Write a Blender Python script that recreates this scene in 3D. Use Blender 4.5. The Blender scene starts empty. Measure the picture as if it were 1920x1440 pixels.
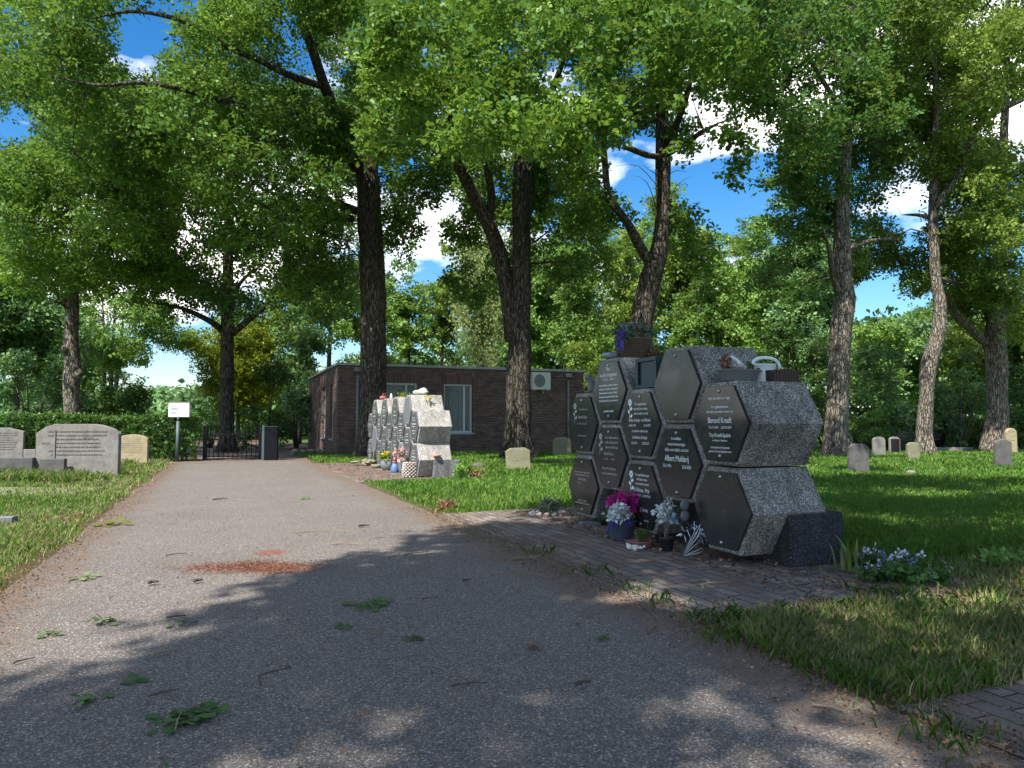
import bpy, math, random
import numpy as np
from mathutils import Vector, Matrix, noise as mnoise

SC = bpy.context.scene
COL = SC.collection
R = math.radians
rnd = random.Random(7)
rng = np.random.default_rng(7)

# ------------------------------------------------------------------ camera frame
F, CX, CY, HZ, EYE = 1340.0, 960.0, 720.0, 795.0, 1.1
YAW = R(22.1); cyw, syw = math.cos(YAW), math.sin(YAW)
PIT = math.atan((HZ - CY) / F); cpt, spt = math.cos(PIT), math.sin(PIT)

def ray(px, py):
    a, b = (px - CX) / F, -(py - CY) / F
    f, u = cpt - b * spt, b * cpt + spt
    return a / f, u / f                      # right and up per unit of forward distance

def fwd(xc, z):
    return xc * cyw + z * syw, -xc * syw + z * cyw

def PZ(px, py, Z):
    a, u = ray(px, py)
    x, y = fwd(a * Z, Z)
    return Vector((x, y, EYE + u * Z))

def G(px, py, z=0.0):
    a, u = ray(px, py)
    Z = (z - EYE) / u
    return PZ(px, py, Z)

def ZG(py):
    return -EYE / ray(CX, py)[1]

SUN_EL = R(54); sh = Vector((-.80, -.60)); sh.normalize()
TO_SUN = Vector((sh.x * math.cos(SUN_EL), sh.y * math.cos(SUN_EL), math.sin(SUN_EL)))

# ------------------------------------------------------------------ tagging
def tag(o, label=None, cat=None, group=None, kind=None):
    if label: o['label'] = label
    if cat: o['category'] = cat; o['kind'] = 'thing'
    if group: o['group'] = group
    if kind: o['kind'] = kind
    return o

def empty(name, loc, rz=0.0, label=None, cat=None, group=None):
    o = bpy.data.objects.new(name, None); COL.objects.link(o)
    o.location = loc; o.rotation_euler = (0, 0, rz)
    o.empty_display_size = 0.1
    return tag(o, label, cat, group)

def link(name, me, mat=None, parent=None):
    o = bpy.data.objects.new(name, me); COL.objects.link(o)
    if mat is not None:
        for m in (mat if isinstance(mat, (list, tuple)) else [mat]):
            me.materials.append(m)
    if parent is not None: o.parent = parent
    return o

# ------------------------------------------------------------------ mesh builder
class MB:
    def __init__(s): s.v = []; s.f = []; s.sm = []
    def add(s, vs, fs, smooth=False):
        n = len(s.v); s.v += [tuple(x) for x in vs]
        s.f += [tuple(i + n for i in f) for f in fs]; s.sm += [smooth] * len(fs)
        return s
    def box(s, x0, x1, y0, y1, z0, z1, b=0.0):
        if b <= 0:
            vs = [(x, y, z) for z in (z0, z1) for y in (y0, y1) for x in (x0, x1)]
            return s.add(vs, [(0, 2, 3, 1), (4, 5, 7, 6), (0, 1, 5, 4), (2, 6, 7, 3), (0, 4, 6, 2), (1, 3, 7, 5)])
        vs = []
        def ring(z, i): return [(x0 + i, y0 + i, z), (x1 - i, y0 + i, z), (x1 - i, y1 - i, z), (x0 + i, y1 - i, z)]
        def ring8(z, i):
            c = b
            a0, a1, b0, b1 = x0 + i, x1 - i, y0 + i, y1 - i
            return [(a0 + c, b0, z), (a1 - c, b0, z), (a1, b0 + c, z), (a1, b1 - c, z), (a1 - c, b1, z), (a0 + c, b1, z), (a0, b1 - c, z), (a0, b0 + c, z)]
        rs = [ring8(z0, b * .6), ring8(z0 + b, 0), ring8(z1 - b, 0), ring8(z1, b * .6)]
        vs = sum(rs, []); fs = [tuple(range(7, -1, -1)), tuple(range(24, 32))]
        for k in range(3):
            for i in range(8):
                j = (i + 1) % 8
                fs.append((k * 8 + i, k * 8 + j, (k + 1) * 8 + j, (k + 1) * 8 + i))
        return s.add(vs, fs)
    def poly_prism(s, pts, axis, a0, a1, bev=0.0):
        # pts in the two other axes; extruded along axis
        n = len(pts)
        cx = sum(p[0] for p in pts) / n; cy = sum(p[1] for p in pts) / n
        def put(p, a):
            if axis == 'x': return (a, p[0], p[1])
            if axis == 'y': return (p[0], a, p[1])
            return (p[0], p[1], a)
        def ins(k):
            out = []
            for p in pts:
                d = math.hypot(p[0] - cx, p[1] - cy) or 1
                out.append((p[0] - (p[0] - cx) / d * k, p[1] - (p[1] - cy) / d * k))
            return out
        sg = 1 if a1 > a0 else -1
        rs = [(pts, a0), (pts, a1)] if not bev else [(ins(bev), a0), (pts, a0 + sg * bev), (pts, a1 - sg * bev), (ins(bev), a1)]
        vs = [put(p, a) for pp, a in rs for p in pp]; m = len(rs)
        fs = [tuple(range(n - 1, -1, -1)), tuple(range((m - 1) * n, m * n))]
        for k in range(m - 1):
            for i in range(n):
                j = (i + 1) % n
                fs.append((k * n + i, k * n + j, (k + 1) * n + j, (k + 1) * n + i))
        return s.add(vs, fs)
    def tube(s, pts, rad, sides=8, cap=True, wob=0.0, smooth=True):
        pts = [Vector(p) for p in pts]; n = len(pts)
        if not isinstance(rad, (list, tuple)): rad = [rad] * n
        vs = []; ref = None
        for i, p in enumerate(pts):
            t = (pts[min(i + 1, n - 1)] - pts[max(i - 1, 0)])
            if t.length < 1e-9: t = Vector((0, 0, 1))
            t.normalize()
            if ref is None:
                ref = Vector((1, 0, 0)) if abs(t.x) < .8 else Vector((0, 1, 0))
            u = (ref - t * ref.dot(t))
            if u.length < 1e-6: u = t.orthogonal()
            u.normalize(); w = t.cross(u); ref = u
            for k in range(sides):
                a = 2 * math.pi * k / sides
                r = rad[i]
                d = u * math.cos(a) + w * math.sin(a)
                if wob:
                    q = (p + d * rad[i])
                    r *= 1 + wob * mnoise.noise(Vector((q.x * 2.2, q.y * 2.2, q.z * .9)))+ .4*wob * mnoise.noise(Vector((q.x * 9, q.y * 9, q.z * 1.5)))
                vs.append(p + d * r)
        fs = []
        for i in range(n - 1):
            for k in range(sides):
                j = (k + 1) % sides
                fs.append((i * sides + k, i * sides + j, (i + 1) * sides + j, (i + 1) * sides + k))
        s.add(vs, fs, smooth)
        if cap:
            s.f.append(tuple(len(s.v) - n * sides + k for k in range(sides - 1, -1, -1))); s.sm.append(False)
            s.f.append(tuple(len(s.v) - sides + k for k in range(sides))); s.sm.append(False)
        return s
    def lathe(s, prof, n=20, at=(0, 0, 0), sx=1, sy=1, smooth=True):
        vs = []; fs = []; m = len(prof)
        for r, z in prof:
            for k in range(n):
                a = 2 * math.pi * k / n
                vs.append((at[0] + r * sx * math.cos(a), at[1] + r * sy * math.sin(a), at[2] + z))
        for i in range(m - 1):
            for k in range(n):
                j = (k + 1) % n
                fs.append((i * n + k, i * n + j, (i + 1) * n + j, (i + 1) * n + k))
        s.add(vs, fs, smooth)
        b = len(s.v) - m * n
        s.f.append(tuple(b + k for k in range(n - 1, -1, -1))); s.sm.append(False)
        s.f.append(tuple(b + (m - 1) * n + k for k in range(n))); s.sm.append(False)
        return s
    def blob(s, c, rx, ry, rz, n=10, m=7, wob=0.0, seed=0):
        vs = []; fs = []
        for i in range(m + 1):
            th = math.pi * i / m
            for k in range(n):
                a = 2 * math.pi * k / n
                d = Vector((math.sin(th) * math.cos(a), math.sin(th) * math.sin(a), math.cos(th)))
                q = 1 + (wob * mnoise.noise(d * 1.6 + Vector((seed * 3.1, seed, 0))) if wob else 0)
                vs.append((c[0] + d.x * rx * q, c[1] + d.y * ry * q, c[2] + d.z * rz * q))
        for i in range(m):
            for k in range(n):
                j = (k + 1) % n
                fs.append((i * n + k, (i + 1) * n + k, (i + 1) * n + j, i * n + j))
        return s.add(vs, fs, True)
    def mesh(s, name):
        me = bpy.data.meshes.new(name); me.from_pydata(s.v, [], s.f)
        me.polygons.foreach_set('use_smooth', s.sm); me.update()
        return me
    def build(s, name, mat, parent=None, loc=None):
        o = link(name, s.mesh(name), mat, parent)
        if loc is not None: o.location = loc
        return o

def np_mesh(name, V, k, var=None, mats=None):
    # V: (N,k,3) array, one polygon of k corners each
    n = V.shape[0]
    me = bpy.data.meshes.new(name)
    me.vertices.add(n * k); me.loops.add(n * k); me.polygons.add(n)
    me.vertices.foreach_set('co', np.ascontiguousarray(V, dtype=np.float32).ravel())
    me.loops.foreach_set('vertex_index', np.arange(n * k, dtype=np.int32))
    me.polygons.foreach_set('loop_start', np.arange(0, n * k, k, dtype=np.int32))
    me.update(calc_edges=True)
    if var is not None:
        at = me.attributes.new('var', 'FLOAT', 'POINT')
        at.data.foreach_set('value', np.repeat(var.astype(np.float32), k))
    return me

# ------------------------------------------------------------------ materials
class NT:
    def __init__(s, name):
        s.m = bpy.data.materials.new(name); s.m.use_nodes = True
        s.t = s.m.node_tree; s.t.nodes.clear()
        s.out = s.n('ShaderNodeOutputMaterial')
    def n(s, typ, **kw):
        nd = s.t.nodes.new(typ)
        for k, v in kw.items(): setattr(nd, k, v)
        return nd
    def l(s, a, b): s.t.links.new(a, b)
    def set(s, sock, v):
        if hasattr(v, 'is_linked') or isinstance(v, bpy.types.NodeSocket): s.l(v, sock)
        else: sock.default_value = v
    def coord(s, kind='Object', scale=None, rot=None, loc=None):
        c = s.n('ShaderNodeTexCoord').outputs[kind]
        if scale is None and rot is None and loc is None: return c
        mp = s.n('ShaderNodeMapping'); s.l(c, mp.inputs[0])
        if scale is not None: mp.inputs['Scale'].default_value = scale if hasattr(scale, '__len__') else (scale,) * 3
        if rot is not None: mp.inputs['Rotation'].default_value = rot
        if loc is not None: mp.inputs['Location'].default_value = loc
        return mp.outputs[0]
    def pos(s, scale=None):
        c = s.n('ShaderNodeNewGeometry').outputs['Position']
        if scale is None: return c
        mp = s.n('ShaderNodeMapping'); s.l(c, mp.inputs[0])
        mp.inputs['Scale'].default_value = scale if hasattr(scale, '__len__') else (scale,) * 3
        return mp.outputs[0]
    def noise(s, vec, scale, detail=4, rough=.55, dist=0.0):
        nd = s.n('ShaderNodeTexNoise'); s.l(vec, nd.inputs['Vector'])
        nd.inputs['Scale'].default_value = scale; nd.inputs['Detail'].default_value = detail
        nd.inputs['Roughness'].default_value = rough; nd.inputs['Distortion'].default_value = dist
        return nd.outputs['Fac']
    def voro(s, vec, scale, out='Color', feature='F1', rnd_=1.0):
        nd = s.n('ShaderNodeTexVoronoi', feature=feature); s.l(vec, nd.inputs['Vector'])
        nd.inputs['Scale'].default_value = scale; nd.inputs['Randomness'].default_value = rnd_
        return nd.outputs[out]
    def ramp(s, fac, stops, interp='LINEAR'):
        nd = s.n('ShaderNodeValToRGB'); s.l(fac, nd.inputs[0]); nd.color_ramp.interpolation = interp
        el = nd.color_ramp.elements
        while len(el) < len(stops): el.new(.5)
        for e, (p, c) in zip(el, stops):
            e.position = p
            e.color = (c, c, c, 1) if not hasattr(c, '__len__') else (*c, 1)
        return nd.outputs[0]
    def mix(s, f, a, b, blend='MIX'):
        nd = s.n('ShaderNodeMix', data_type='RGBA', blend_type=blend)
        for i, v in ((0, f), (6, a), (7, b)):
            if isinstance(v, (tuple, list)): v = (*v, 1) if len(v) == 3 else v
            s.set(nd.inputs[i], v)
        return nd.outputs[2]
    def math(s, op, a, b=0.0, clamp=False):
        nd = s.n('ShaderNodeMath', operation=op, use_clamp=clamp)
        s.set(nd.inputs[0], a); s.set(nd.inputs[1], b); return nd.outputs[0]
    def sep(s, c):
        nd = s.n('ShaderNodeSeparateXYZ'); s.l(c, nd.inputs[0]); return nd.outputs
    def bump(s, h, strength=.5, dist=.01):
        nd = s.n('ShaderNodeBump'); s.l(h, nd.inputs['Height'])
        nd.inputs['Strength'].default_value = strength; nd.inputs['Distance'].default_value = dist
        return nd.outputs[0]
    def principled(s, col, rough=.6, spec=.4, metal=0.0, normal=None, **kw):
        p = s.n('ShaderNodeBsdfPrincipled')
        if isinstance(col, (tuple, list)): col = (*col, 1) if len(col) == 3 else col
        s.set(p.inputs['Base Color'], col); s.set(p.inputs['Roughness'], rough)
        p.inputs['Specular IOR Level'].default_value = spec; p.inputs['Metallic'].default_value = metal
        if normal is not None: s.l(normal, p.inputs['Normal'])
        for k, v in kw.items(): s.set(p.inputs[k], v)
        s.l(p.outputs[0], s.out.inputs[0]); return p
    def done(s): return s.m

def simple(name, col, rough=.6, var=.25, scale=30, metal=0.0, spec=.4, bump=0.0):
    t = NT(name); c = t.coord()
    nz = t.noise(c, scale, 4)
    k = t.mix(nz, tuple(x * (1 - var) for x in col), tuple(min(1, x * (1 + var)) for x in col))
    t.principled(k, rough, spec, metal, t.bump(nz, bump, .004) if bump else None)
    return t.done()

def leaf_mat(name, dark, mid, light, trans=.45, rough=.45):
    t = NT(name)
    a = t.n('ShaderNodeAttribute', attribute_name='var').outputs['Fac']
    col = t.ramp(a, [(0.0, dark), (.5, mid), (1.0, light)])
    p = t.principled(col, rough, .22)
    tr = t.n('ShaderNodeBsdfTranslucent')
    hs = t.mix(.55, col, (.16, .22, .02)); t.l(hs, tr.inputs[0])
    mx = t.n('ShaderNodeMixShader'); mx.inputs[0].default_value = trans
    t.l(p.outputs[0], mx.inputs[1]); t.l(tr.outputs[0], mx.inputs[2]); t.l(mx.outputs[0], t.out.inputs[0])
    return t.done()

def bark_mat(name, dark, light, sc=1.0):
    t = NT(name); c = t.coord('Object')
    st = t.n('ShaderNodeMapping'); t.l(c, st.inputs[0]); st.inputs['Scale'].default_value = (1, 1, .16)
    rid = t.noise(st.outputs[0], 26 * sc, 6, .65, .5)
    big = t.noise(c, 2.2, 4)
    k = t.ramp(rid, [(.34, tuple(1.25 * x for x in dark)), (.62, tuple(1.3 * x for x in light))])
    k = t.mix(t.math('MULTIPLY', t.ramp(big, [(.5, 0), (.7, 1)]), .5), k, (.075, .085, .045))
    s2 = t.n('ShaderNodeMapping'); t.l(c, s2.inputs[0]); s2.inputs['Scale'].default_value = (1, 1, .2)
    dn = t.n('ShaderNodeTexNoise'); t.l(c, dn.inputs[0]); dn.inputs['Scale'].default_value = 6
    ad = t.n('ShaderNodeVectorMath', operation='MULTIPLY_ADD'); t.l(dn.outputs['Color'], ad.inputs[0]); ad.inputs[1].default_value = (.12, .12, .1); t.l(s2.outputs[0], ad.inputs[2])
    crk = t.voro(ad.outputs[0], 13 * sc, 'Distance', 'DISTANCE_TO_EDGE')
    ck = t.ramp(crk, [(.0, .3), (.16, 1)])
    k = t.mix(1.0, k, ck, 'MULTIPLY')
    t.principled(k, .9, .15, 0, t.bump(t.math('ADD', t.math('MULTIPLY', rid, .5), ck), 1.0, .06))
    return t.done()

M = {}
M['leaf_oak'] = leaf_mat('oak_leaf', (0.04876, 0.1128, 0.02502), (0.1109, 0.2361, 0.03754), (0.255, 0.4105, 0.06256))
M['leaf_oak_dark'] = leaf_mat('oak_leaf_deep', (0.03888, 0.0945, 0.03024), (0.08208, 0.189, 0.0432), (0.162, 0.315, 0.0648))
M['leaf_fine'] = leaf_mat('fine_leaf', (0.07088, 0.1313, 0.02475), (0.1519, 0.2438, 0.04125), (0.2835, 0.375, 0.066), .4)
M['leaf_light'] = leaf_mat('light_leaf', (0.09881, 0.1926, 0.03942), (0.1777, 0.3273, 0.07169), (0.2965, 0.4621, 0.1075), .42)
M['leaf_blue'] = leaf_mat('cool_leaf', (0.05741, 0.125, 0.04784), (0.1304, 0.2501, 0.087), (0.2609, 0.4252, 0.1523), .3)
M['leaf_yellow'] = leaf_mat('yellow_leaf', (0.108, 0.161, 0.012), (0.204, 0.2645, 0.02), (0.312, 0.3565, 0.03), .45)
M['leaf_birch'] = leaf_mat('birch_leaf', (0.1872, 0.2496, 0.0832), (0.312, 0.3952, 0.1456), (0.4576, 0.5408, 0.208), .4)
M['leaf_hedge'] = leaf_mat('hedge_leaf', (0.0252, 0.063, 0.0168), (0.056, 0.133, 0.0252), (0.126, 0.224, 0.042), .25, .4)
M['grass'] = leaf_mat('grass_blade', (0.05655, 0.1413, 0.02262), (0.1413, 0.2828, 0.0377), (.44, .37, .2), .3, .6)
M['bark'] = bark_mat('oak_bark', (.022, .018, .014), (.12, .1, .08))
M['bark_grey'] = bark_mat('grey_bark', (.06, .05, .04), (.27, .235, .19))
M['bark_thin'] = bark_mat('thin_bark', (.05, .045, .035), (.2, .18, .15), 2)

# asphalt with pale chippings
def asphalt():
    t = NT('asphalt'); c = t.pos()
    v = t.voro(c, 165, 'Color'); sx = t.sep(v)
    chip = t.ramp(sx[0], [(0, .075), (.5, .12), (.8, .18), (.94, .28), (1, .42)])
    v2 = t.voro(c, 75, 'Color'); sx2 = t.sep(v2)
    chip2 = t.ramp(sx2[1], [(.0, 0), (.955, 0), (.98, .8)])
    d = t.voro(c, 75, 'Distance')
    chip2 = t.math('MULTIPLY', chip2, t.ramp(d, [(.25, 1), (.5, 0)]))
    col = t.mix(chip2, chip, (.55, .52, .5))
    tint = t.mix(t.ramp(t.noise(c, .9, 6, .65), [(.3, 0), (.7, 1)]), (.94, .82, .73), (1.13, 1.01, .89))
    col = t.mix(1.0, col, tint, 'MULTIPLY')
    # worn brightness and brown dirt towards the edges
    x = t.sep(c)[0]
    nz = t.noise(c, 2.6, 6, .65)
    e = t.math('SUBTRACT', t.math('ABSOLUTE', t.math('SUBTRACT', x, .565)), 1.28)
    e = t.math('ADD', e, t.math('MULTIPLY', t.math('SUBTRACT', nz, .5), 1.1))
    edge = t.ramp(t.math('MULTIPLY', e, 1.7, True), [(.1, 0), (.75, .66)])
    col = t.mix(edge, col, t.mix(t.noise(c, 60, 5, .7), (.055, .036, .024), (.22, .155, .108)))
    # red brown blossom stain
    def ell(px, py, a, b_):
        mp = t.n('ShaderNodeMapping'); t.l(c, mp.inputs[0]); g = G(px, py); mp.inputs['Location'].default_value = (-g.x, -g.y, 0)
        ms = t.n('ShaderNodeMapping'); t.l(mp.outputs[0], ms.inputs[0]); ms.inputs['Rotation'].default_value = (0, 0, R(22)); 
        m2 = t.n('ShaderNodeMapping'); t.l(ms.outputs[0], m2.inputs[0]); m2.inputs['Scale'].default_value = (1 / a, 1 / b_, 0)
        ln = t.n('ShaderNodeVectorMath', operation='LENGTH'); t.l(m2.outputs[0], ln.inputs[0]); return ln.outputs['Value']
    sf = t.math('MINIMUM', ell(520, 1068, .36, .2), t.math('MINIMUM', ell(508, 1038, .17, .2), ell(390, 1066, .22, .1)))
    sf = t.math('ADD', sf, t.math('MULTIPLY', t.math('SUBTRACT', t.noise(c, 9, 6, .7), .5), 1.9))
    st = t.ramp(sf, [(.45, 1), (1.05, 0)])
    st = t.math('MULTIPLY', st, t.ramp(t.noise(c, 45, 4, .7), [(.35, .35), (.6, 1)]))
    col = t.mix(st, col, t.mix(1.0, col, (1.15, .42, .27), 'MULTIPLY'))
    h = t.math('ADD', t.voro(c, 150, 'Distance'), t.math('MULTIPLY', t.noise(c, 300, 2), .5))
    t.principled(col, .8, .3, 0, t.bump(h, .8, .006))
    return t.done()
M['asphalt'] = asphalt()

def paving():
    t = NT('clinker_paving'); c = t.pos()
    sp = t.sep(c); cb = t.n('ShaderNodeCombineXYZ'); t.l(sp[1], cb.inputs[0]); t.l(sp[0], cb.inputs[1])
    wob = t.n('ShaderNodeVectorMath', operation='MULTIPLY_ADD')
    nz = t.n('ShaderNodeTexNoise'); t.l(c, nz.inputs[0]); nz.inputs['Scale'].default_value = 9
    t.l(nz.outputs['Color'], wob.inputs[0]); wob.inputs[1].default_value = (.022, .022, 0); t.l(cb.outputs[0], wob.inputs[2])
    b = t.n('ShaderNodeTexBrick'); t.l(wob.outputs[0], b.inputs['Vector'])
    b.inputs['Color1'].default_value = (.13, .113, .1, 1); b.inputs['Color2'].default_value = (.23, .2, .172, 1)
    b.inputs['Mortar'].default_value = (.035, .028, .02, 1); b.inputs['Scale'].default_value = 1
    b.inputs['Mortar Size'].default_value = .006; b.inputs['Mortar Smooth'].default_value = .4
    b.inputs['Brick Width'].default_value = .21; b.inputs['Row Height'].default_value = .105
    dirt = t.ramp(t.noise(c, 1.7, 7, .68), [(.44, 0), (.66, .8)])
    fine = t.noise(c, 90, 4, .7)
    soil = t.mix(fine, (.05, .034, .022), (.2, .14, .095))
    col = t.mix(1.0, b.outputs['Color'], t.ramp(fine, [(.2, .65), (.8, 1.35)]), 'MULTIPLY')
    col = t.mix(dirt, col, soil)
    moss = t.ramp(t.noise(c, 3.1, 5, .7), [(.6, 0), (.72, .55)])
    col = t.mix(moss, col, (.05, .06, .02))
    h = t.math('ADD', t.math('MULTIPLY', t.math('SUBTRACT', 1.0, b.outputs['Fac']), t.math('SUBTRACT', 1.0, dirt)), t.math('MULTIPLY', fine, .45))
    t.principled(col, .9, .2, 0, t.bump(h, .9, .01))
    return t.done()
M['paving'] = paving()

def ground():
    t = NT('soil_and_turf'); c = t.pos()
    f = t.noise(c, 70, 5, .7); g = t.noise(c, .8, 6, .6)
    green = t.mix(f, (.035, .07, .014), (.1, .15, .035))
    soil = t.mix(f, (.045, .03, .02), (.16, .11, .07))
    x = t.sep(c)[0]
    near = t.math('ADD', t.math('ABSOLUTE', t.math('SUBTRACT', x, .565)), t.math('MULTIPLY', t.math('SUBTRACT', t.noise(c, 3, 5), .5), .9))
    e = t.ramp(t.math('MULTIPLY', t.math('SUBTRACT', near, 1.6), .9, True), [(.1, 1), (.75, 0)])
    col = t.mix(t.math('MAXIMUM', e, t.ramp(g, [(.56, 0), (.7, .8)])), green, soil)
    t.principled(col, .95, .1, 0, t.bump(f, .8, .03))
    return t.done()
M['ground'] = ground()

def aggregate(name, lo, mid, hi, scale=85, stain=.5):
    t = NT(name); c = t.pos()
    v = t.sep(t.voro(c, scale, 'Color'))[0]
    col = t.ramp(v, [(0, lo), (.35, tuple(a * .6 + b * .4 for a, b in zip(lo, mid))), (.6, mid), (.85, hi), (1, tuple(min(1, x * 1.25) for x in hi))])
    d = t.voro(c, scale, 'Distance')
    col = t.mix(t.ramp(d, [(.42, 0), (.62, .75)]), col, lo)
    w = t.ramp(t.noise(c, 3.2, 6, .65), [(.4, 1.0), (.75, 1 - stain)])
    col = t.mix(1.0, col, w, 'MULTIPLY')
    sk_ = t.ramp(t.noise(t.pos((7, 7, .7)), 1.0, 5, .6), [(.42, 1.05), (.7, .62)])
    col = t.mix(1.0, col, sk_, 'MULTIPLY')
    t.principled(col, .85, .25, 0, t.bump(t.math('SUBTRACT', 1.0, d), .9, .007))
    return t.done()
M['aggregate'] = aggregate('pebble_concrete', (.12, .112, .098), (.36, .34, .3), (.64, .61, .55), 125)
M['aggregate_sunlit'] = aggregate('sunlit_pebble_concrete', (.2, .185, .16), (.5, .475, .43), (.72, .7, .66), 115, .25)  # same pebble concrete as the near wall; sunlight put into its paler colour
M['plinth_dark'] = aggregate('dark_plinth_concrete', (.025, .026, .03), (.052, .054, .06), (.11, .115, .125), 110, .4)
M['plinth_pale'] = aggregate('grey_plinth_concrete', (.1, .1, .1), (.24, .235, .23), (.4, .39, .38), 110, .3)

def granite(name, a, b, rough=.12, moss=0.0):
    t = NT(name); c = t.pos()
    v = t.sep(t.voro(c, 260, 'Color'))[0]
    col = t.mix(t.ramp(v, [(.3, 0), (1, 1)]), a, b)
    nz = t.noise(c, 4, 6, .7)
    if moss: col = t.mix(t.ramp(nz, [(.52, 0), (.7, moss)]), col, (.07, .075, .03))
    t.principled(col, t.ramp(nz, [(.35, rough), (.8, rough + .18)]), .32)
    return t.done()
M['granite'] = granite('polished_granite', (.013, .014, .015), (.05, .052, .054), .07)
M['granite_lit_dusty'] = granite('grey_granite', (.07, .075, .078), (.15, .155, .16), .22)  # dusty granite, its colour also lightened to imitate sunlight and sky reflection
M['granite_moss'] = granite('dusty_granite', (.015, .018, .017), (.052, .056, .053), .14, .3)
M['black_stone'] = granite('black_stone', (.01, .01, .012), (.03, .03, .035), .12)
M['slab_grey'] = granite('grey_slab', (.11, .12, .13), (.2, .215, .23), .5)

def stone(name, a, b, moss=.4, mc=(.12, .12, .04)):
    t = NT(name); c = t.coord()
    n1 = t.noise(c, 5, 7, .7); n2 = t.noise(c, 45, 4, .7); n3 = t.noise(c, 2.3, 5, .6)
    col = t.mix(t.ramp(n1, [(.3, 0), (.7, 1)]), a, b)
    col = t.mix(1.0, col, t.ramp(n2, [(.25, .65), (.75, 1.25)]), 'MULTIPLY')
    col = t.mix(t.ramp(n3, [(.45, 0), (.65, moss)]), col, mc)
    t.principled(col, .9, .15, 0, t.bump(n2, .5, .008))
    return t.done()
M['stone_grey'] = stone('weathered_stone', (.14, .13, .12), (.29, .275, .255), .3, (.2, .19, .14))
M['stone_dark'] = stone('dark_weathered_stone', (.07, .068, .066), (.16, .155, .15), .3, (.09, .1, .06))
M['stone_tan'] = stone('tan_sandstone', (.26, .21, .13), (.42, .36, .24), .3, (.3, .24, .08))
M['stone_moss'] = stone('mossy_stone', (.17, .16, .11), (.34, .32, .22), .7, (.1, .11, .035))
M['letter'] = simple('white_lettering', (.72, .74, .75), .6, .1)
M['letter_faint'] = simple('worn_lettering', (.36, .36, .35), .6, .3)
M['letter_pink'] = simple('faded_pink_lettering', (.38, .29, .28), .6, .3)
M['carve'] = simple('carved_lettering', (.07, .065, .06), .9, .3)
M['steel'] = simple('bolt_steel', (.42, .42, .42), .3, .1, 30, .9)
M['teal'] = simple('dark_teal_metal', (.014, .034, .042), .4, .2)
M['black_metal'] = simple('black_metal', (.012, .013, .015), .45, .3)
M['dark_panel'] = simple('dark_blue_panel', (.007, .009, .012), .7, .3, 30, 0, .1)
M['green_post'] = simple('grey_green_post', (.07, .1, .1), .5, .2)
M['white_paint'] = simple('white_paint', (.75, .77, .76), .45, .08)
M['frame_white'] = simple('window_frame', (.5, .51, .5), .5, .1)
M['trim'] = simple('zinc_trim', (.3, .31, .31), .5, .15)
M['pipe'] = simple('zinc_pipe', (.2, .2, .2), .5, .2)
M['ac_white'] = simple('off_white_casing', (.55, .55, .5), .5, .1)
M['ac_dark'] = simple('fan_grille', (.1, .11, .11), .5, .2)
M['curtain'] = simple('dark_curtain', (.02, .04, .042), .9, .3)
M['dark_room'] = simple('unlit_room', (.02, .02, .02), .9, .1)
t = NT('window_glass'); t.principled((.6, .7, .7), .03, .5, 0, None, **{'Transmission Weight': .0, 'Alpha': .22}); M['glass'] = t.done()
M['wicker'] = simple('brown_wicker', (.085, .055, .035), .8, .5, 60)
M['wood'] = simple('dark_wood', (.06, .033, .026), .8, .4, 40)
M['rim'] = simple('grey_glaze', (.16, .165, .165), .35, .15)
M['slate_pot'] = simple('slate_planter', (.06, .075, .105), .6, .2)
M['pink_glaze'] = simple('dusty_pink_glaze', (.34, .15, .16), .4, .2)
M['black_plastic'] = simple('black_plastic', (.018, .018, .02), .5, .2)
M['can_white'] = simple('white_enamel', (.66, .69, .7), .3, .12)
M['china'] = simple('white_china', (.66, .66, .58), .35, .15)
M['silver'] = simple('silver_paint', (.5, .53, .56), .35, .15, 30, .4)
M['blue_grey'] = simple('blue_grey_stone', (.24, .28, .34), .6, .15)
M['stone_lead'] = simple('lead_grey', (.12, .13, .15), .5, .2)
M['soil'] = simple('potting_soil', (.04, .027, .02), .95, .4, 90)
M['magenta'] = leaf_mat('magenta_petal', (.3, .01, .08), (.5, .02, .28), (.62, .08, .5), .3)
M['white_petal'] = leaf_mat('white_petal', (.5, .56, .58), (.68, .72, .74), (.8, .82, .82), .25)
M['purple'] = leaf_mat('purple_petal', (.05, .03, .3), (.1, .07, .45), (.2, .16, .6), .25)
M['lilac'] = leaf_mat('lilac_petal', (.16, .15, .42), (.3, .29, .58), (.68, .68, .76), .25)
M['orange'] = leaf_mat('orange_petal', (.35, .05, .01), (.5, .09, .02), (.55, .16, .05), .25)
M['pink_petal'] = leaf_mat('pale_pink_petal', (.5, .26, .26), (.62, .38, .36), (.72, .52, .5), .3)
M['yellow_petal'] = leaf_mat('yellow_petal', (.5, .36, .03), (.62, .5, .06), (.6, .62, .15), .3)
M['dry'] = leaf_mat('dry_leaf', (.06, .03, .018), (.17, .09, .05), (.34, .22, .13), .15)
M['dry_red'] = leaf_mat('red_brown_leaf', (.1, .035, .025), (.2, .075, .05), (.3, .15, .1), .15)
M['fresh'] = leaf_mat('fallen_oak_leaf', (.04, .085, .025), (.075, .15, .04), (.16, .24, .07), .25, .45)
M['fresh_pale'] = leaf_mat('pale_leaf_underside', (.12, .17, .08), (.2, .25, .11), (.3, .34, .14), .2, .6)
M['succulent'] = leaf_mat('grey_green_leaf', (.05, .08, .06), (.1, .14, .1), (.17, .21, .15), .15)
M['twig'] = simple('twig_bark', (.075, .055, .04), .9, .4, 60)
M['twig_pale'] = simple('pale_twig', (.22, .18, .12), .9, .3, 60)
M['blue_doll'] = simple('blue_glaze', (.09, .16, .36), .4, .3)
M['skin_doll'] = simple('warm_glaze', (.45, .2, .16), .5, .2)
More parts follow.
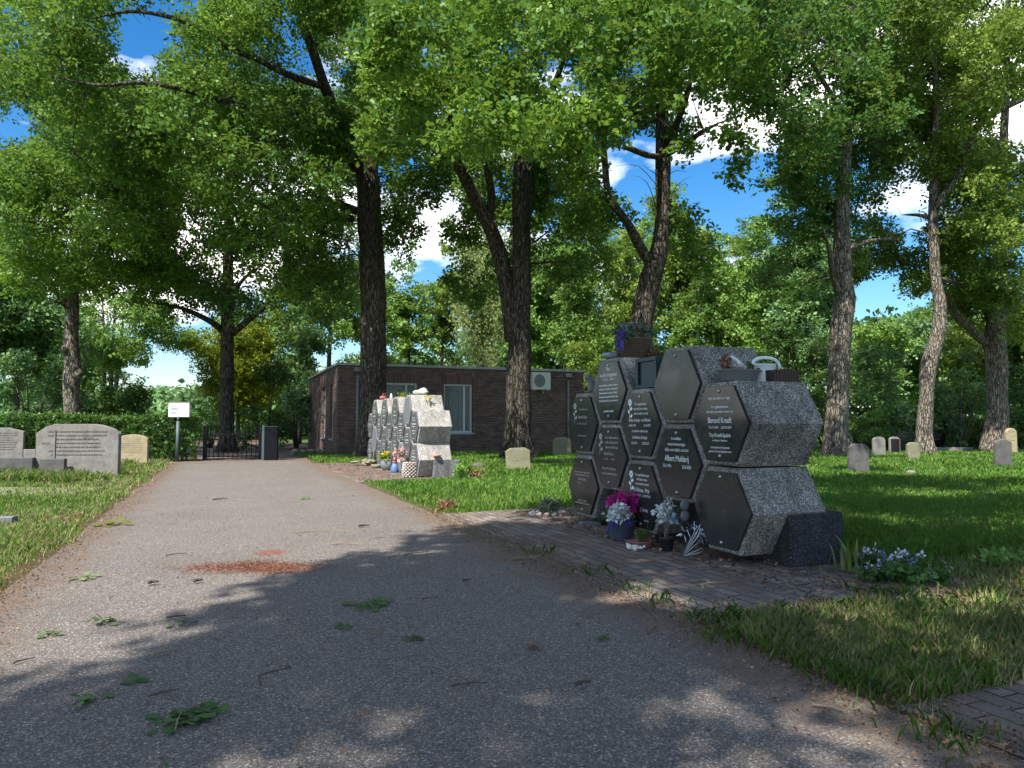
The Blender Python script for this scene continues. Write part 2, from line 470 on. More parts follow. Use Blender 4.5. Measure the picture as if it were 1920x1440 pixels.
M['red_glaze'] = simple('red_glaze', (.36, .08, .1), .35, .2)
M['urn_grey'] = simple('grey_urn', (.17, .19, .2), .35, .2)
M['pebble'] = stone('pebbles', (.3, .25, .22), (.6, .55, .5), .2, (.3, .2, .18))

def brick(name, ax):
    t = NT(name); c = t.coord('Object'); sp = t.sep(c)
    cb = t.n('ShaderNodeCombineXYZ'); t.l(sp[ax], cb.inputs[0]); t.l(sp[2], cb.inputs[1])
    b = t.n('ShaderNodeTexBrick'); t.l(cb.outputs[0], b.inputs['Vector'])
    b.inputs['Color1'].default_value = (.115, .077, .062, 1); b.inputs['Color2'].default_value = (.2, .138, .112, 1)
    b.inputs['Mortar'].default_value = (.05, .04, .036, 1); b.inputs['Scale'].default_value = 1
    b.inputs['Mortar Size'].default_value = .009; b.inputs['Brick Width'].default_value = .22; b.inputs['Row Height'].default_value = .066
    n = t.noise(c, 2.5, 5)
    col = t.mix(1.0, b.outputs['Color'], t.ramp(n, [(.3, .75), (.7, 1.2)]), 'MULTIPLY')
    h = t.math('ADD', t.math('SUBTRACT', 1.0, b.outputs['Fac']), t.math('MULTIPLY', t.noise(c, 60, 3), .4))
    t.principled(col, .85, .2, 0, t.bump(h, .7, .012))
    return t.done()
M['brick_front'] = brick('brown_brick_front', 0); M['brick_side'] = brick('brown_brick_side', 1)
t = NT('soldier_course'); c = t.coord(); sp = t.sep(c); cb = t.n('ShaderNodeCombineXYZ'); t.l(sp[2], cb.inputs[0]); t.l(sp[0], cb.inputs[1])
b = t.n('ShaderNodeTexBrick'); t.l(cb.outputs[0], b.inputs['Vector'])
b.inputs['Color1'].default_value = (.11, .062, .052, 1); b.inputs['Color2'].default_value = (.19, .115, .1, 1); b.inputs['Mortar'].default_value = (.04, .033, .03, 1)
b.inputs['Scale'].default_value = 1; b.inputs['Mortar Size'].default_value = .01; b.inputs['Brick Width'].default_value = .5; b.inputs['Row Height'].default_value = .066; b.offset = 0
t.principled(b.outputs['Color'], .85, .2); M['brick_soldier'] = t.done()

# ------------------------------------------------------------------ leaves
KITE = np.array([(0, 0, 0), (.52, -.34, .07), (1, 0, -.06), (.52, .34, .07)])
LOBE = np.array([(0, 0, 0), (.26, -.25, .06), (.42, -.13, .03), (.7, -.36, .07), (1.02, 0, -.08), (.7, .36, .07), (.42, .13, .03), (.26, .25, .06)])
SLIM = np.array([(0, 0, 0), (.45, -.13, .04), (1, 0, -.1), (.45, .13, .04)])

def leaves_at(P, size, tmpl=KITE, per=5, up=.8, var0=None, g=rng, tilt=.7, droop=0.0):
    n = len(P)
    z = g.normal(size=(n, 3)) * tilt; z[:, 2] += up
    z /= np.linalg.norm(z, axis=1, keepdims=True) + 1e-9
    a = g.normal(size=(n, 3)); x = np.cross(a, z); x /= np.linalg.norm(x, axis=1, keepdims=True) + 1e-9
    y = np.cross(z, x)
    az = (np.arange(per) * 2 * np.pi / per)[None, :] + g.normal(size=(n, per)) * .35
    d = np.cos(az)[..., None] * x[:, None] + np.sin(az)[..., None] * y[:, None] + g.uniform(-.45 - droop, .3 - droop, (n, per))[..., None] * z[:, None]
    d[..., 2] -= droop
    d /= np.linalg.norm(d, axis=2, keepdims=True)
    nz = np.repeat(z[:, None], per, 1) + g.normal(size=(n, per, 3)) * .3
    sd = np.cross(nz, d); sd /= np.linalg.norm(sd, axis=2, keepdims=True) + 1e-9
    nn = np.cross(d, sd)
    s = size * g.uniform(.5, 1.35, (n, per))
    base = P[:, None] + d * (size * .25)
    V = base[:, :, None] + s[:, :, None, None] * (tmpl[None, None, :, 0, None] * d[:, :, None] + tmpl[None, None, :, 1, None] * sd[:, :, None] + tmpl[None, None, :, 2, None] * nn[:, :, None])
    v0 = np.full(n, .45) if var0 is None else var0
    var = np.clip(v0[:, None] + g.normal(size=(n, 1)) * .14 + g.normal(size=(n, per)) * .13, 0, 1)
    return V.reshape(n * per, len(tmpl), 3), var.reshape(-1)

def clump_points(c, r, n, flat=.75, g=rng, sub=20, sig=.24):
    c = np.array(c)
    k = max(3, int(sub))
    d = g.normal(size=(k, 3)); d /= np.linalg.norm(d, axis=1, keepdims=True)
    sc = d * (g.uniform(.25, 1, (k, 1)) ** .5) * r * .85
    p = sc[g.integers(0, k, n)] + np.clip(g.normal(size=(n, 3)), -1.9, 1.9) * r * sig
    p[:, 2] *= flat
    return c + p

def foliage(name, clumps, size, mat, parent=None, org=(0, 0, 0), tmpl=KITE, dens=1.0, per=5, g=rng, flat=.75, v=.45, vs=.17, up=.8, droop=0.0):
    # clumps: (centre, radius); leaf area chosen so that a clump is about three leaves deep
    Ps, v0 = [], []
    la = size * size * .36
    for c, r in clumps:
        n = max(4, int(dens * 2.4 * math.pi * r * r / la / per))
        Ps.append(clump_points(c, r, n, flat, g)); v0.append(np.full(n, v + g.normal() * vs))
    V, var = leaves_at(np.concatenate(Ps), size, tmpl, per, up, np.concatenate(v0), g, .7, droop)
    V = V - np.array(org)
    return link(name, np_mesh(name, V, len(tmpl), var), mat, parent)

# ------------------------------------------------------------------ trees
HOLES = [(280, 85, 30, 55), (1352, 325, 85, 78), (806, 490, 20, 34), (310, 722, 62, 42), (25, 235, 30, 30), (1648, 562, 55, 32), (1190, 305, 70, 35), (1700, 395, 28, 40), (1930, 230, 40, 40)]
def w2p(p):
    dx, dy, dz = p[0], p[1], p[2] - EYE
    xc, z = dx * cyw - dy * syw, dx * syw + dy * cyw
    zz = z * cpt + dz * spt; yy = dz * cpt - z * spt
    if zz < .1: return None
    return CX + F * xc / zz, CY - F * yy / zz, zz
BARE = [(650, 738, 300, 720, 24.2), (885, 1005, 330, 720, 22.6), (1140, 1262, 310, 640, 19.8), (1555, 1605, 340, 760, 24.6)]
def in_hole(p, r):
    q = w2p(p)
    if q is None: return False
    rp = r * F / q[2] * .75
    if any(a - rp < q[0] < b + rp and c - rp * .6 < q[1] < d and q[2] < zz for a, b, c, d, zz in BARE): return True
    return any(((q[0] - a) / (c + rp)) ** 2 + ((q[1] - b) / (d + rp)) ** 2 < 1 for a, b, c, d in HOLES)

LIT = [(-10, -1.2, 4, 22.5), (-1.2, 2.4, 6, 21.5), (2.4, 7.2, 9.2, 20.5), (9, 28, 14.8, 21.5), (-18, -8, 21, 25.5)]
def lights_up(p, r):
    # True where the shade of a leaf clump would fall on ground that lies in the sun
    k = p[2] / TO_SUN.z; x, y = p[0] - TO_SUN.x * k, p[1] - TO_SUN.y * k
    return any(a - r * .8 < x < b + r * .8 and c - r * .8 < y < d + r * .8 for a, b, c, d in LIT)

def spline(pts, step):
    P = [Vector(p[:3]) for p in pts]; Rr = [p[3] for p in pts]; out = []
    n = len(P)
    for i in range(n - 1):
        p0, p1, p2, p3 = P[max(i - 1, 0)], P[i], P[i + 1], P[min(i + 2, n - 1)]
        m = max(2, int((p2 - p1).length / step))
        for k in range(m):
            t_ = k / m
            q = .5 * ((2 * p1) + (p2 - p0) * t_ + (2 * p0 - 5 * p1 + 4 * p2 - p3) * t_ ** 2 + (3 * p1 - p0 - 3 * p2 + p3) * t_ ** 3)
            out.append((q, Rr[i] + (Rr[i + 1] - Rr[i]) * t_))
    out.append((P[-1], Rr[-1]))
    return out

class Tree:
    def __init__(s, name, base, label, cat='tree', group=None, bark='bark'):
        s.base = Vector(base); s.root = empty(name, s.base, 0, label, cat, group)
        s.mb = MB(); s.nodes = []; s.rad = []; s.cl = []; s.bark = bark
    def limb(s, pts, sides=12, wob=.12, step=.25):
        sp = spline(pts, step)
        s.mb.tube([p - s.base for p, r in sp], [r for p, r in sp], sides, True, wob)
        for p, r in sp: s.nodes.append(p); s.rad.append(r)
    def traced(s, pts, Z, sides=12, wob=.12, flare=False):
        # pts: (px, py, width in px[, dz]) at forward distance Z
        q = []
        for p in pts:
            z = Z + (p[3] if len(p) > 3 else 0); w = PZ(p[0], p[1], z)
            q.append((w.x, w.y, w.z, p[2] / 2 * z / F * (.2 if p is pts[-1] else 1)))
        s.limb(q, sides, wob)
    def zone(s, x0, x1, y0, y1, Z0, Z1, n, r0=.7, r1=1.2, hole=True):
        k = 0; tries = 0
        while k < n and tries < n * 40:
            tries += 1
            Z = rnd.uniform(Z0, Z1); p = PZ(rnd.uniform(x0, x1), rnd.uniform(y0, y1), Z); r = rnd.uniform(r0, r1)
            if p.z < 2.2 or (hole and in_hole(p, r)): continue
            if lights_up(p, r) and rnd.random() < .92: continue
            kw = (p.x - 3.82) / TO_SUN.x
            if kw > 0 and 25.5 < p.y - TO_SUN.y * kw < 35 and 0 < p.z - TO_SUN.z * kw < 3.4 and rnd.random() < .7: continue
            s.cl.append((p, r)); k += 1
    def dome(s, c, rx, rz, n, r0, r1, low=-.6, shell=.45, hole=True):
        k = 0; tries = 0
        while k < n and tries < n * 20:
            tries += 1
            d = Vector((rnd.gauss(0, 1), rnd.gauss(0, 1), rnd.gauss(0, 1))).normalized()
            if d.z < low: continue
            q = rnd.uniform(shell, 1)
            p = Vector(c) + Vector((d.x * rx * q, d.y * rx * q, d.z * rz * q)); r = rnd.uniform(r0, r1)
            if hole and in_hole(p, r): continue
            s.cl.append((p, r)); k += 1
    def finish(s, leaf, size, tmpl=KITE, dens=1.0, flat=.75, v=.45, vs=.13, twig=5, per=5, up=.8, droop=0.0):
        tr = s.nodes[0]
        N = [tuple(p) for p in s.nodes]; Rd = list(s.rad)
        arr = np.array(N)
        for c, r in sorted(s.cl, key=lambda q: float(np.min(np.sum((arr - np.array(q[0])) ** 2, 1)))):
            A = np.array(N); d = A - np.array(c)
            dist = np.linalg.norm(d, axis=1)
            cost = dist + 1.1 * np.maximum(0, d[:, 2] + .15 * dist) + np.maximum(0, .35 - np.array(Rd) * 6) * .5
            i = int(np.argmin(cost)); a = Vector(N[i]); L = (Vector(c) - a).length
            if L > .25:
                m = max(3, int(L / .35)); r0 = min(Rd[i] * .7, .012 + .017 * L); pts = []; rr = []
                ph = Vector((rnd.uniform(0, 9), rnd.uniform(0, 9), rnd.uniform(0, 9)))
                for k in range(m + 1):
                    t_ = k / m
                    w = Vector((mnoise.noise(ph + Vector((t_ * L * .9, 0, 0))), mnoise.noise(ph + Vector((0, t_ * L * .9, 5))), mnoise.noise(ph + Vector((3, 0, t_ * L * .9)))))
                    q = a.lerp(Vector(c), t_) + w * (.32 * min(L, 2.5)) * math.sin(math.pi * min(t_, .95)) + Vector((0, 0, .1 * L * math.sin(math.pi * t_)))
                    pts.append(q - s.base); rr.append(r0 + (.009 - r0) * t_)
                    if k: N.append(tuple(q)); Rd.append(rr[-1])
                s.mb.tube(pts, rr, 5, False, 0)
            for _ in range(twig):
                e = Vector(c) + Vector((rnd.gauss(0, .5), rnd.gauss(0, .5), rnd.gauss(0, .35))) * r
                mid = (Vector(c) + e) / 2 + Vector((rnd.gauss(0, .1), rnd.gauss(0, .1), rnd.gauss(0, .1))) * r
                s.mb.tube([Vector(c) - s.base, mid - s.base, e - s.base], [.009, .007, .004], 3, False)
        s.mb.build('trunk', M[s.bark], s.root)
        g = np.random.default_rng(int(abs(s.base.x * 971 + s.base.y * 113)) + 5)
        foliage('crown', [(tuple(c), r) for c, r in s.cl], size, M[leaf], s.root, tuple(s.base), tmpl, dens, per, g, flat, v, vs, up, droop)
        return s.root
M['sky_ribbon'] = simple('pale_blue_ribbon', (.3, .55, .66), .5, .2)
M['sword'] = simple('sword_leaf', (.12, .16, .035), .5, .4, 14)
# ------------------------------------------------------------------ camera, sun, sky
cam = bpy.data.cameras.new('camera'); co = bpy.data.objects.new('camera', cam); COL.objects.link(co)
cam.sensor_width = 36; cam.lens = F / 1920 * 36; cam.clip_end = 1500; cam.clip_start = .05
co.location = (0, 0, EYE); co.rotation_euler = (math.pi / 2 + PIT, 0, -YAW)
SC.camera = co
sl = bpy.data.lights.new('sun', 'SUN'); sl.energy = 5.0; sl.angle = R(.55); sl.color = (1, .95, .87)
so = bpy.data.objects.new('sun', sl); COL.objects.link(so); so.rotation_euler = TO_SUN.to_track_quat('Z', 'Y').to_euler(); so.location = (-20, -20, 40)
W = bpy.data.worlds.new('World'); SC.world = W; W.use_nodes = True
wt = W.node_tree; wt.nodes.clear()
wo = wt.nodes.new('ShaderNodeOutputWorld'); bg = wt.nodes.new('ShaderNodeBackground'); sk = wt.nodes.new('ShaderNodeTexSky')
sk.sky_type = 'NISHITA'; sk.sun_disc = False; sk.sun_elevation = SUN_EL; sk.sun_rotation = math.atan2(TO_SUN.x, TO_SUN.y)
sk.air_density = 1.0; sk.dust_density = .6; sk.ozone_density = 2.5
tc = wt.nodes.new('ShaderNodeTexCoord'); mp = wt.nodes.new('ShaderNodeMapping'); mp.inputs['Scale'].default_value = (1, 1, 2.4); mp.inputs['Location'].default_value = (1.3, .4, 0)
wt.links.new(tc.outputs['Generated'], mp.inputs[0])
cn = wt.nodes.new('ShaderNodeTexNoise'); cn.inputs['Scale'].default_value = 2.6; cn.inputs['Detail'].default_value = 8; cn.inputs['Roughness'].default_value = .55
wt.links.new(mp.outputs[0], cn.inputs['Vector'])
cr = wt.nodes.new('ShaderNodeValToRGB'); cr.color_ramp.elements[0].position = .52; cr.color_ramp.elements[1].position = .67
wt.links.new(cn.outputs['Fac'], cr.inputs[0])
cm = wt.nodes.new('ShaderNodeMix'); cm.data_type = 'RGBA'; wt.links.new(cr.outputs[0], cm.inputs[0])
hs = wt.nodes.new('ShaderNodeHueSaturation'); hs.inputs['Saturation'].default_value = 1.4; hs.inputs['Value'].default_value = .72; wt.links.new(sk.outputs[0], hs.inputs['Color'])
wt.links.new(hs.outputs[0], cm.inputs[6]); cm.inputs[7].default_value = (11.0, 10.6, 10.0, 1)
wt.links.new(cm.outputs[2], bg.inputs[0]); bg.inputs[1].default_value = .15
wt.links.new(bg.outputs[0], wo.inputs[0])
SC.view_settings.view_transform = 'Standard'; SC.view_settings.look = 'None'; SC.view_settings.exposure = 1.0; SC.view_settings.gamma = 1
SC.render.engine = 'CYCLES'
SC.cycles.max_bounces = 6; SC.cycles.diffuse_bounces = 4; SC.cycles.glossy_bounces = 2; SC.cycles.transmission_bounces = 4; SC.cycles.transparent_max_bounces = 6
SC.cycles.use_denoising = True

# ------------------------------------------------------------------ ground, path, paving
PX0, PX1, PYE = -1.29, 2.42, 22.0
mb = MB(); mb.add([(-300, -300, 0), (300, -300, 0), (300, 300, 0), (-300, 300, 0)], [(0, 1, 2, 3)])
tag(mb.build('ground', M['ground']), kind='structure')
def sheet(name, outline, z, mat):
    b = MB(); b.add([(x, y, z) for x, y in outline], [tuple(range(len(outline)))])
    return tag(b.build(name, mat), kind='structure')
def edge(x0, y0, x1, y1, amp, step=.12):
    L = math.hypot(x1 - x0, y1 - y0); n = max(2, int(L / step)); out = []
    nx, ny = -(y1 - y0) / L, (x1 - x0) / L
    for i in range(n):
        t_ = i / n; k = amp * (mnoise.noise(Vector((t_ * L * 1.7, x0 * 3, y0))) + .6 * mnoise.noise(Vector((t_ * L * 6, y0, 4))))
        out.append((x0 + (x1 - x0) * t_ + nx * k, y0 + (y1 - y0) * t_ + ny * k))
    return out
sheet('path', edge(PX1, -4, PX1, PYE, .05) + edge(PX1, PYE, PX0, PYE, .15) + edge(PX0, PYE, PX0, -4, .07) + edge(PX0, -4, PX1, -4, .02), .008, M['asphalt'])
PAV = [(2.40, 4.9, 3.32, 8.55), (2.40, 4.9, 13.7, 20.6), (2.46, 13.0, -1.2, 2.08)]
for k, (xa, xb, ya, yb) in enumerate(PAV):
    sheet(['paving', 'paving', 'side_path'][k], edge(xb, ya, xb, yb, .04) + edge(xb, yb, xa, yb, .05) + edge(xa, yb, xa, ya, .03) + edge(xa, ya, xb, ya, .06), .004 + .0 * k, M['paving'])
tag(MB().add([(-2, PYE - .4, .003), (4.8, PYE - .6, .003), (4.2, 44, .003), (-1.5, 46, .003)], [(0, 1, 2, 3)]).build('dirt_track', simple('dirt', (.14, .1, .075), .95, .5, 12)), kind='structure')

# ------------------------------------------------------------------ columbarium walls
S, HP = .3955, .3425
def hexpts(r, hz, cy_, cz): return [(cy_ + r, cz), (cy_ + r / 2, cz + hz), (cy_ - r / 2, cz + hz), (cy_ - r, cz), (cy_ - r / 2, cz - hz), (cy_ + r / 2, cz - hz)]
def font_mesh(lines, to3):
    # lines: (text, size, x, y); flat glyphs mapped into the plaque plane
    vs, fs = [], []
    for txt, size, x, y in lines:
        cu = bpy.data.curves.new('text', 'FONT'); cu.body = txt; cu.size = size; cu.align_x = 'CENTER'; cu.resolution_u = 3
        cu.space_character = .95
        ob = bpy.data.objects.new('text', cu)
        me = bpy.data.meshes.new_from_object(ob)
        n = len(vs)
        vs += [to3(v.co.x * .82 + x, v.co.y + y) for v in me.vertices]
        fs += [tuple(i + n for i in p.vertices) for p in me.polygons]
        bpy.data.objects.remove(ob); bpy.data.curves.remove(cu); bpy.data.meshes.remove(me)
    return vs, fs
def rose(to3, x, y, s_):
    b = MB()
    def disc(cx_, cy_, r, n=7): return b.add([to3(cx_ + r * math.cos(2 * math.pi * k / n), cy_ + r * math.sin(2 * math.pi * k / n)) for k in range(n)], [tuple(range(n))])
    for k in range(6): disc(x + .022 * s_ * math.cos(k * 1.05), y + .022 * s_ * math.sin(k * 1.05), .014 * s_)
    b.add([to3(x - .004, y - .03 * s_), to3(x + .004, y - .03 * s_), to3(x - .014, y - .19 * s_), to3(x - .02, y - .19 * s_)], [(0, 1, 2, 3)])
    for q, w in ((-.07, 1), (-.1, -1), (-.14, 1)):
        b.add([to3(x - .004, y + q * s_), to3(x + w * .03 * s_, y + (q + .03) * s_), to3(x + w * .045 * s_, y + (q + .01) * s_), to3(x + w * .02 * s_, y + (q - .01) * s_)], [(0, 1, 2, 3)])
    return b
def smudge(r_, to3, lines):
    # worn unreadable lines: rows of broken strokes
    b = MB()
    for y, w, h in lines:
        x = -w / 2
        while x < w / 2:
            l = r_.uniform(.012, .05)
            k = x
            while k < min(x + l, w / 2):
                q = r_.uniform(.003, .006); hh = h * r_.uniform(.55, 1)
                b.add([to3(k, y), to3(k + q, y), to3(k + q, y + hh), to3(k, y + hh)], [(0, 1, 2, 3)]); k += q + r_.uniform(.002, .004)
            x += l + .012
    return b

TXT = {}
TXT[(0, 1)] = ([('Sterk, betrokken en zo eigen', .03, 0, .195), ('Ter nagedachtenis aan', .031, 0, .125), ('mijn man, onze vader en lieve opa', .031, 0, .087), ('Berend Kreeft', .066, 0, .005), ('* 25-12-1944     \u2020 01-07-2019', .031, 0, -.042), ('Tiny Kreeft-Spalink', .045, 0, -.108), ('overleden in Geesteren', .025, 0, -.143), ('heel bijzonder kind geweest', .027, 0, -.2), ('gewoon een heel bijzonder mens', .027, 0, -.232)], None, 'letter')
TXT[(1, 0)] = ([('In ontelbaar', .04, 0, .2), ('mooie herinneringen', .04, 0, .15), ('blijf je voor altijd in ons hart', .04, 0, .1), ('Albert Mulderij', .075, 0, .012), ('25-2-1934', .04, -.145, -.045), ('22-8-2020', .04, .145, -.045)], None, 'letter')
TXT[(2, 1)] = ([('Ter nagedachtenis', .037, .02, .18), ('aan mijn lieve vrouw,', .037, .02, .135), ('onze moeder en oma', .037, .02, .09), ('Aaltje de Jonge - van Blanken', .042, 0, .025), ('06-06-1933', .034, -.13, -.025), ('21-08-2017', .034, .13, -.025), ('en mijn lieve vader en opa', .034, 0, -.078), ('Lambertus de Jonge', .042, 0, -.14), ('10-3-1933', .034, -.1, -.195), ('22-09-2013', .034, .1, -.195)], (-.17, .21, 1), 'letter')
TXT[(2, 0)] = ([('Ter nagedachtenis aan', .035, .03, .19), ('mijn lieve vrouw,', .035, .03, .148), ('onze moeder en oma', .035, .03, .106), ('H. Schraa - Prijs', .055, .02, .04), ('* 05-06-1940   \u2020 10-09-2015', .034, .02, -.005), ('J. Schraa', .05, .06, -.14), ('overleden', .025, .1, -.23)], (-.16, .2, 1), 'letter')
TXT[(3, 1)] = ([('Rika', .055, 0, .215), ('van Dijk - Bruggemann', .05, 0, .15), ('* 21-2-1947     \u2020 5-8-2014', .03, 0, .11)], None, 'letter')
TXT[(3, 0)] = ([('Roelof Nuus', .05, 0, .02), ('* 1-1-1940            1-2-2011', .028, 0, -.03), ('Geesje Nuus-Kuipers', .042, 0, -.13)], (-.17, .21, 1), 'letter_faint')
TXT[(4, 1)] = ([('Ter nagedachtenis aan', .03, .03, .15), ('Hanna Kuiper', .05, .02, .06), ('* 6-1-1942   \u2020 23-1-2011', .03, 0, -.01), ('rust zacht lieve moeder', .028, 0, -.14)], (-.16, .2, 1), 'letter_faint')
TXT[(4, 0)] = ([('Grietje Snelting', .042, 0, .06), ('* 1-8-1930', .028, -.09, .02)], None, 'letter_pink')

def columbarium(y0, zoff, cols, conc, plinth_m, label, blanks, texts, blank_mat, plaque_mat='granite'):
    root = empty('columbarium_wall', (3.74, y0, zoff), 0, label, 'urn wall', 'honeycomb urn walls')
    r_ = random.Random(cols)
    L = 2 * S + 1.5 * S * (cols - 1)
    npl = 3 if cols < 6 else 5
    for k in range(npl):
        MB().box(.30, .85, L * k / npl + .004, L * (k + 1) / npl - .004, -.2, .405, .008).build('plinth', M[plinth_m], root)
    for i in range(cols):
        yc = S + 1.5 * S * i
        for j in (0, 1):
            zc = .4175 + (HP if i % 2 else 0) + j * 2 * HP + rnd.uniform(-.003, .003)
            MB().poly_prism(hexpts(S - .007, HP - .006, yc, zc), 'x', rnd.uniform(-.005, .005), .69, .014).build('urn_block', M[conc], root)
            blank = (i, j) in blanks
            pl = MB().poly_prism(hexpts(S - .05, HP - .043, yc, zc), 'x', -.028, .002, .003).build('plaque', M[blank_mat if blank else plaque_mat], root)
            to3 = lambda tx, ty: (-.0298, yc - tx, zc + ty)
            b = MB()
            for sgn in (1, -1):
                cz = zc + sgn * (HP - .082)
                b.lathe([(.016, 0), (.015, .006), (.009, .012), (.002, .014)], 10)
                n = len(b.v) - 40
                for q in range(n, len(b.v)):
                    x, y, z = b.v[q]; b.v[q] = (-.028 - z, yc + x, cz + y)
                b.build('bolt', M['steel'], pl); b = MB()
            if blank: continue
            if texts and (i, j) in TXT:
                ln, ro, lm = TXT[(i, j)]
                vs, fs = font_mesh(ln, to3); b.add(vs, fs)
                if (i, j) == (3, 1): q = smudge(r_, to3, [(.05 - .04 * k, .38, .02) for k in range(5)] + [(-.22, .2, .022)]); b.add(q.v, q.f)
                if (i, j) == (3, 0): q = smudge(r_, to3, [(.19 - .05 * k, .26, .022) for k in range(3)] + [(-.18, .3, .02)]); b.add([(v[0], v[1] - (.06 if v[2] > zc else 0), v[2]) for v in q.v], q.f)
                if (i, j) == (4, 0): q = smudge(r_, to3, [(.14, .34, .018), (.11, .34, .018), (-.17, .2, .02), (-.2, .34, .022)]); b.add(q.v, q.f)
                if ro: q = rose(to3, *ro); b.add(q.v, q.f)
                b.build('inscription', M[lm], pl)
            elif not texts:
                rows = [(.17, .2, .02), (.12, .24, .018), (.04, .32, .03), (-.01, .26, .018), (-.1, .28, .028), (-.15, .22, .018), (-.21, .2, .018)]
                k = r_.sample(rows, r_.randint(4, 7))
                q = smudge(r_, to3, k); b.add(q.v, q.f); b.build('inscription', M['letter'], pl)
    return root
Y1, Y2 = 4.309, 14.18
columbarium(Y1, 0, 5, 'aggregate', 'plinth_dark', 'large honeycomb urn wall in the shade with five columns of black plaques', {(0, 0), (1, 1)}, True, 'granite_moss')
columbarium(Y2, -.055, 9, 'aggregate_sunlit', 'plinth_pale', 'sunlit long honeycomb urn wall in front of the brick building', {(1, 1), (2, 0), (7, 0)}, False, 'slab_grey', 'granite_lit_dusty')

def U(y, x, z=0, wall=1): return Vector((3.74 + x, (Y1 if wall == 1 else Y2) + y, z if wall == 1 else z - .055))
TL, TH = .4175 + 3 * HP + .001, .4175 + 4 * HP + .001

def petals(name, cl, size, mat, parent, per=5, tmpl=KITE, dens=1.0, up=.6, g=None):
    return foliage(name, cl, size, M[mat], parent, (0, 0, 0), tmpl, dens, per, g or rng, .9, .5, .1, up)

# --- things on top of the near wall
o = U(2.175, .28, TH)
t = empty('flower_basket', o, 0, 'round wicker basket with purple and orange flowers on top of the shaded urn wall', 'basket')
b = MB(); prof = []
for k in range(9):
    z = k * .023; r = .14 + .06 * (k / 8) ** .7
    prof += [(r - .004, z), (r + .008, z + .011), (r - .004, z + .021)]
b.lathe(prof, 26); b.build('weave', M['wicker'], t)
b = MB(); b.tube([(.2 * math.cos(a) * .98, .05, .18 + .2 * math.sin(a) * .9) for a in [math.pi * k / 14 for k in range(15)]], .009, 6); b.build('handle', M['twig_pale'], t)
petals('foliage', [((rnd.uniform(-.17, .17), rnd.uniform(-.12, .12), rnd.uniform(.2, .33)), rnd.uniform(.05, .09)) for _ in range(20)] + [((.15, -.1, .06), .06), ((.2, -.05, .02), .05)], .05, 'succulent', t)
petals('purple_flowers', [((-.2 - .012 * k, -.12, .28 - .045 * k), .035) for k in range(5)] + [((-.05, .05, .36), .04)], .025, 'purple', t)
petals('orange_flowers', [((.02, -.04, .3), .032), ((.07, -.02, .31), .03), ((.0, -.06, .27), .02)], .03, 'orange', t)
petals('dry_flowers', [((.12, -.17, .04), .06), ((.18, -.15, .06), .05)], .03, 'dry', t)
b = MB(); b.blob((0, 0, .032), .1, .055, .034, 14, 8, .2, 3)
tag(b.build('flat_stone', M['blue_grey'], None, U(2.27, .05, TH)), 'smooth blue grey stone beside the wicker flower basket', 'stone')
# teal box
t = empty('metal_box', U(1.58, .03, TL), 0, 'dark teal metal box standing between the two tall columns of the shaded urn wall', 'box')
MB().box(.02, .34, -.2, .16, 0.005, .285, .006).build('body', M['teal'], t)
b = MB()
for (ya, yb, za, zb) in ((-.2, .16, .255, .295), (-.2, .16, .0, .035), (.115, .165, .037, .253), (-.205, -.16, .037, .253)): b.box(-.005, .018, ya, yb, za, zb, .004)
b.build('frame', M['teal'], t)
# oval bowl
t = empty('planting_bowl', U(.42, .19, TL), 0, 'shallow grey oval bowl of dark red flowers beside the white watering can', 'bowl')
MB().lathe([(.15, 0), (.165, .01), (.19, .075), (.215, .088), (.222, .096), (.205, .098), (.19, .085)], 28, (0, 0, 0), 1, .62).build('bowl', M['rim'], t)
MB().lathe([(.19, .08), (.0, .088)], 24, (0, 0, 0), 1, .62).build('soil', M['soil'], t)
petals('red_flowers', [((-.14 + rnd.uniform(-.04, .04), rnd.uniform(-.04, .04), .13 + rnd.uniform(0, .05)), .035) for _ in range(5)], .04, 'dry_red', t)
petals('leaves', [((.1, -.03, .12), .04), ((.13, .0, .11), .035)], .05, 'fresh', t)
b = MB()
for k in range(9): b.blob((rnd.uniform(-.06, .06), rnd.uniform(-.07, .05), .105 + rnd.uniform(0, .02)), .02, .018, .017, 7, 5, .3, k)
b.build('pebbles', M['pebble'], t)
# watering can
t = empty('watering_can', U(.48, .50, TL), R(-14), 'white watering can with a looped handle on top of the shaded urn wall', 'watering can')
MB().lathe([(.105, 0), (.108, .012), (.104, .09), (.1, .145), (.106, .15), (.1, .156), (.085, .158), (.03, .16)], 28).build('body', M['can_white'], t)
b = MB(); b.tube([(-.095, 0, .05), (-.15, 0, .09), (-.2, 0, .15), (-.25, 0, .2), (-.285, 0, .218)], [.026, .022, .018, .014, .015], 12); b.build('spout', M['can_white'], t)
b = MB(); b.tube([q for q, _ in spline([(-.09, 0, .15, 1), (-.085, 0, .185, 1), (-.03, 0, .212, 1), (.06, 0, .212, 1), (.12, 0, .19, 1), (.148, 0, .135, 1), (.135, 0, .08, 1), (.1, 0, .06, 1)], .02)], .0135, 10); b.build('handle', M['can_white'], t)
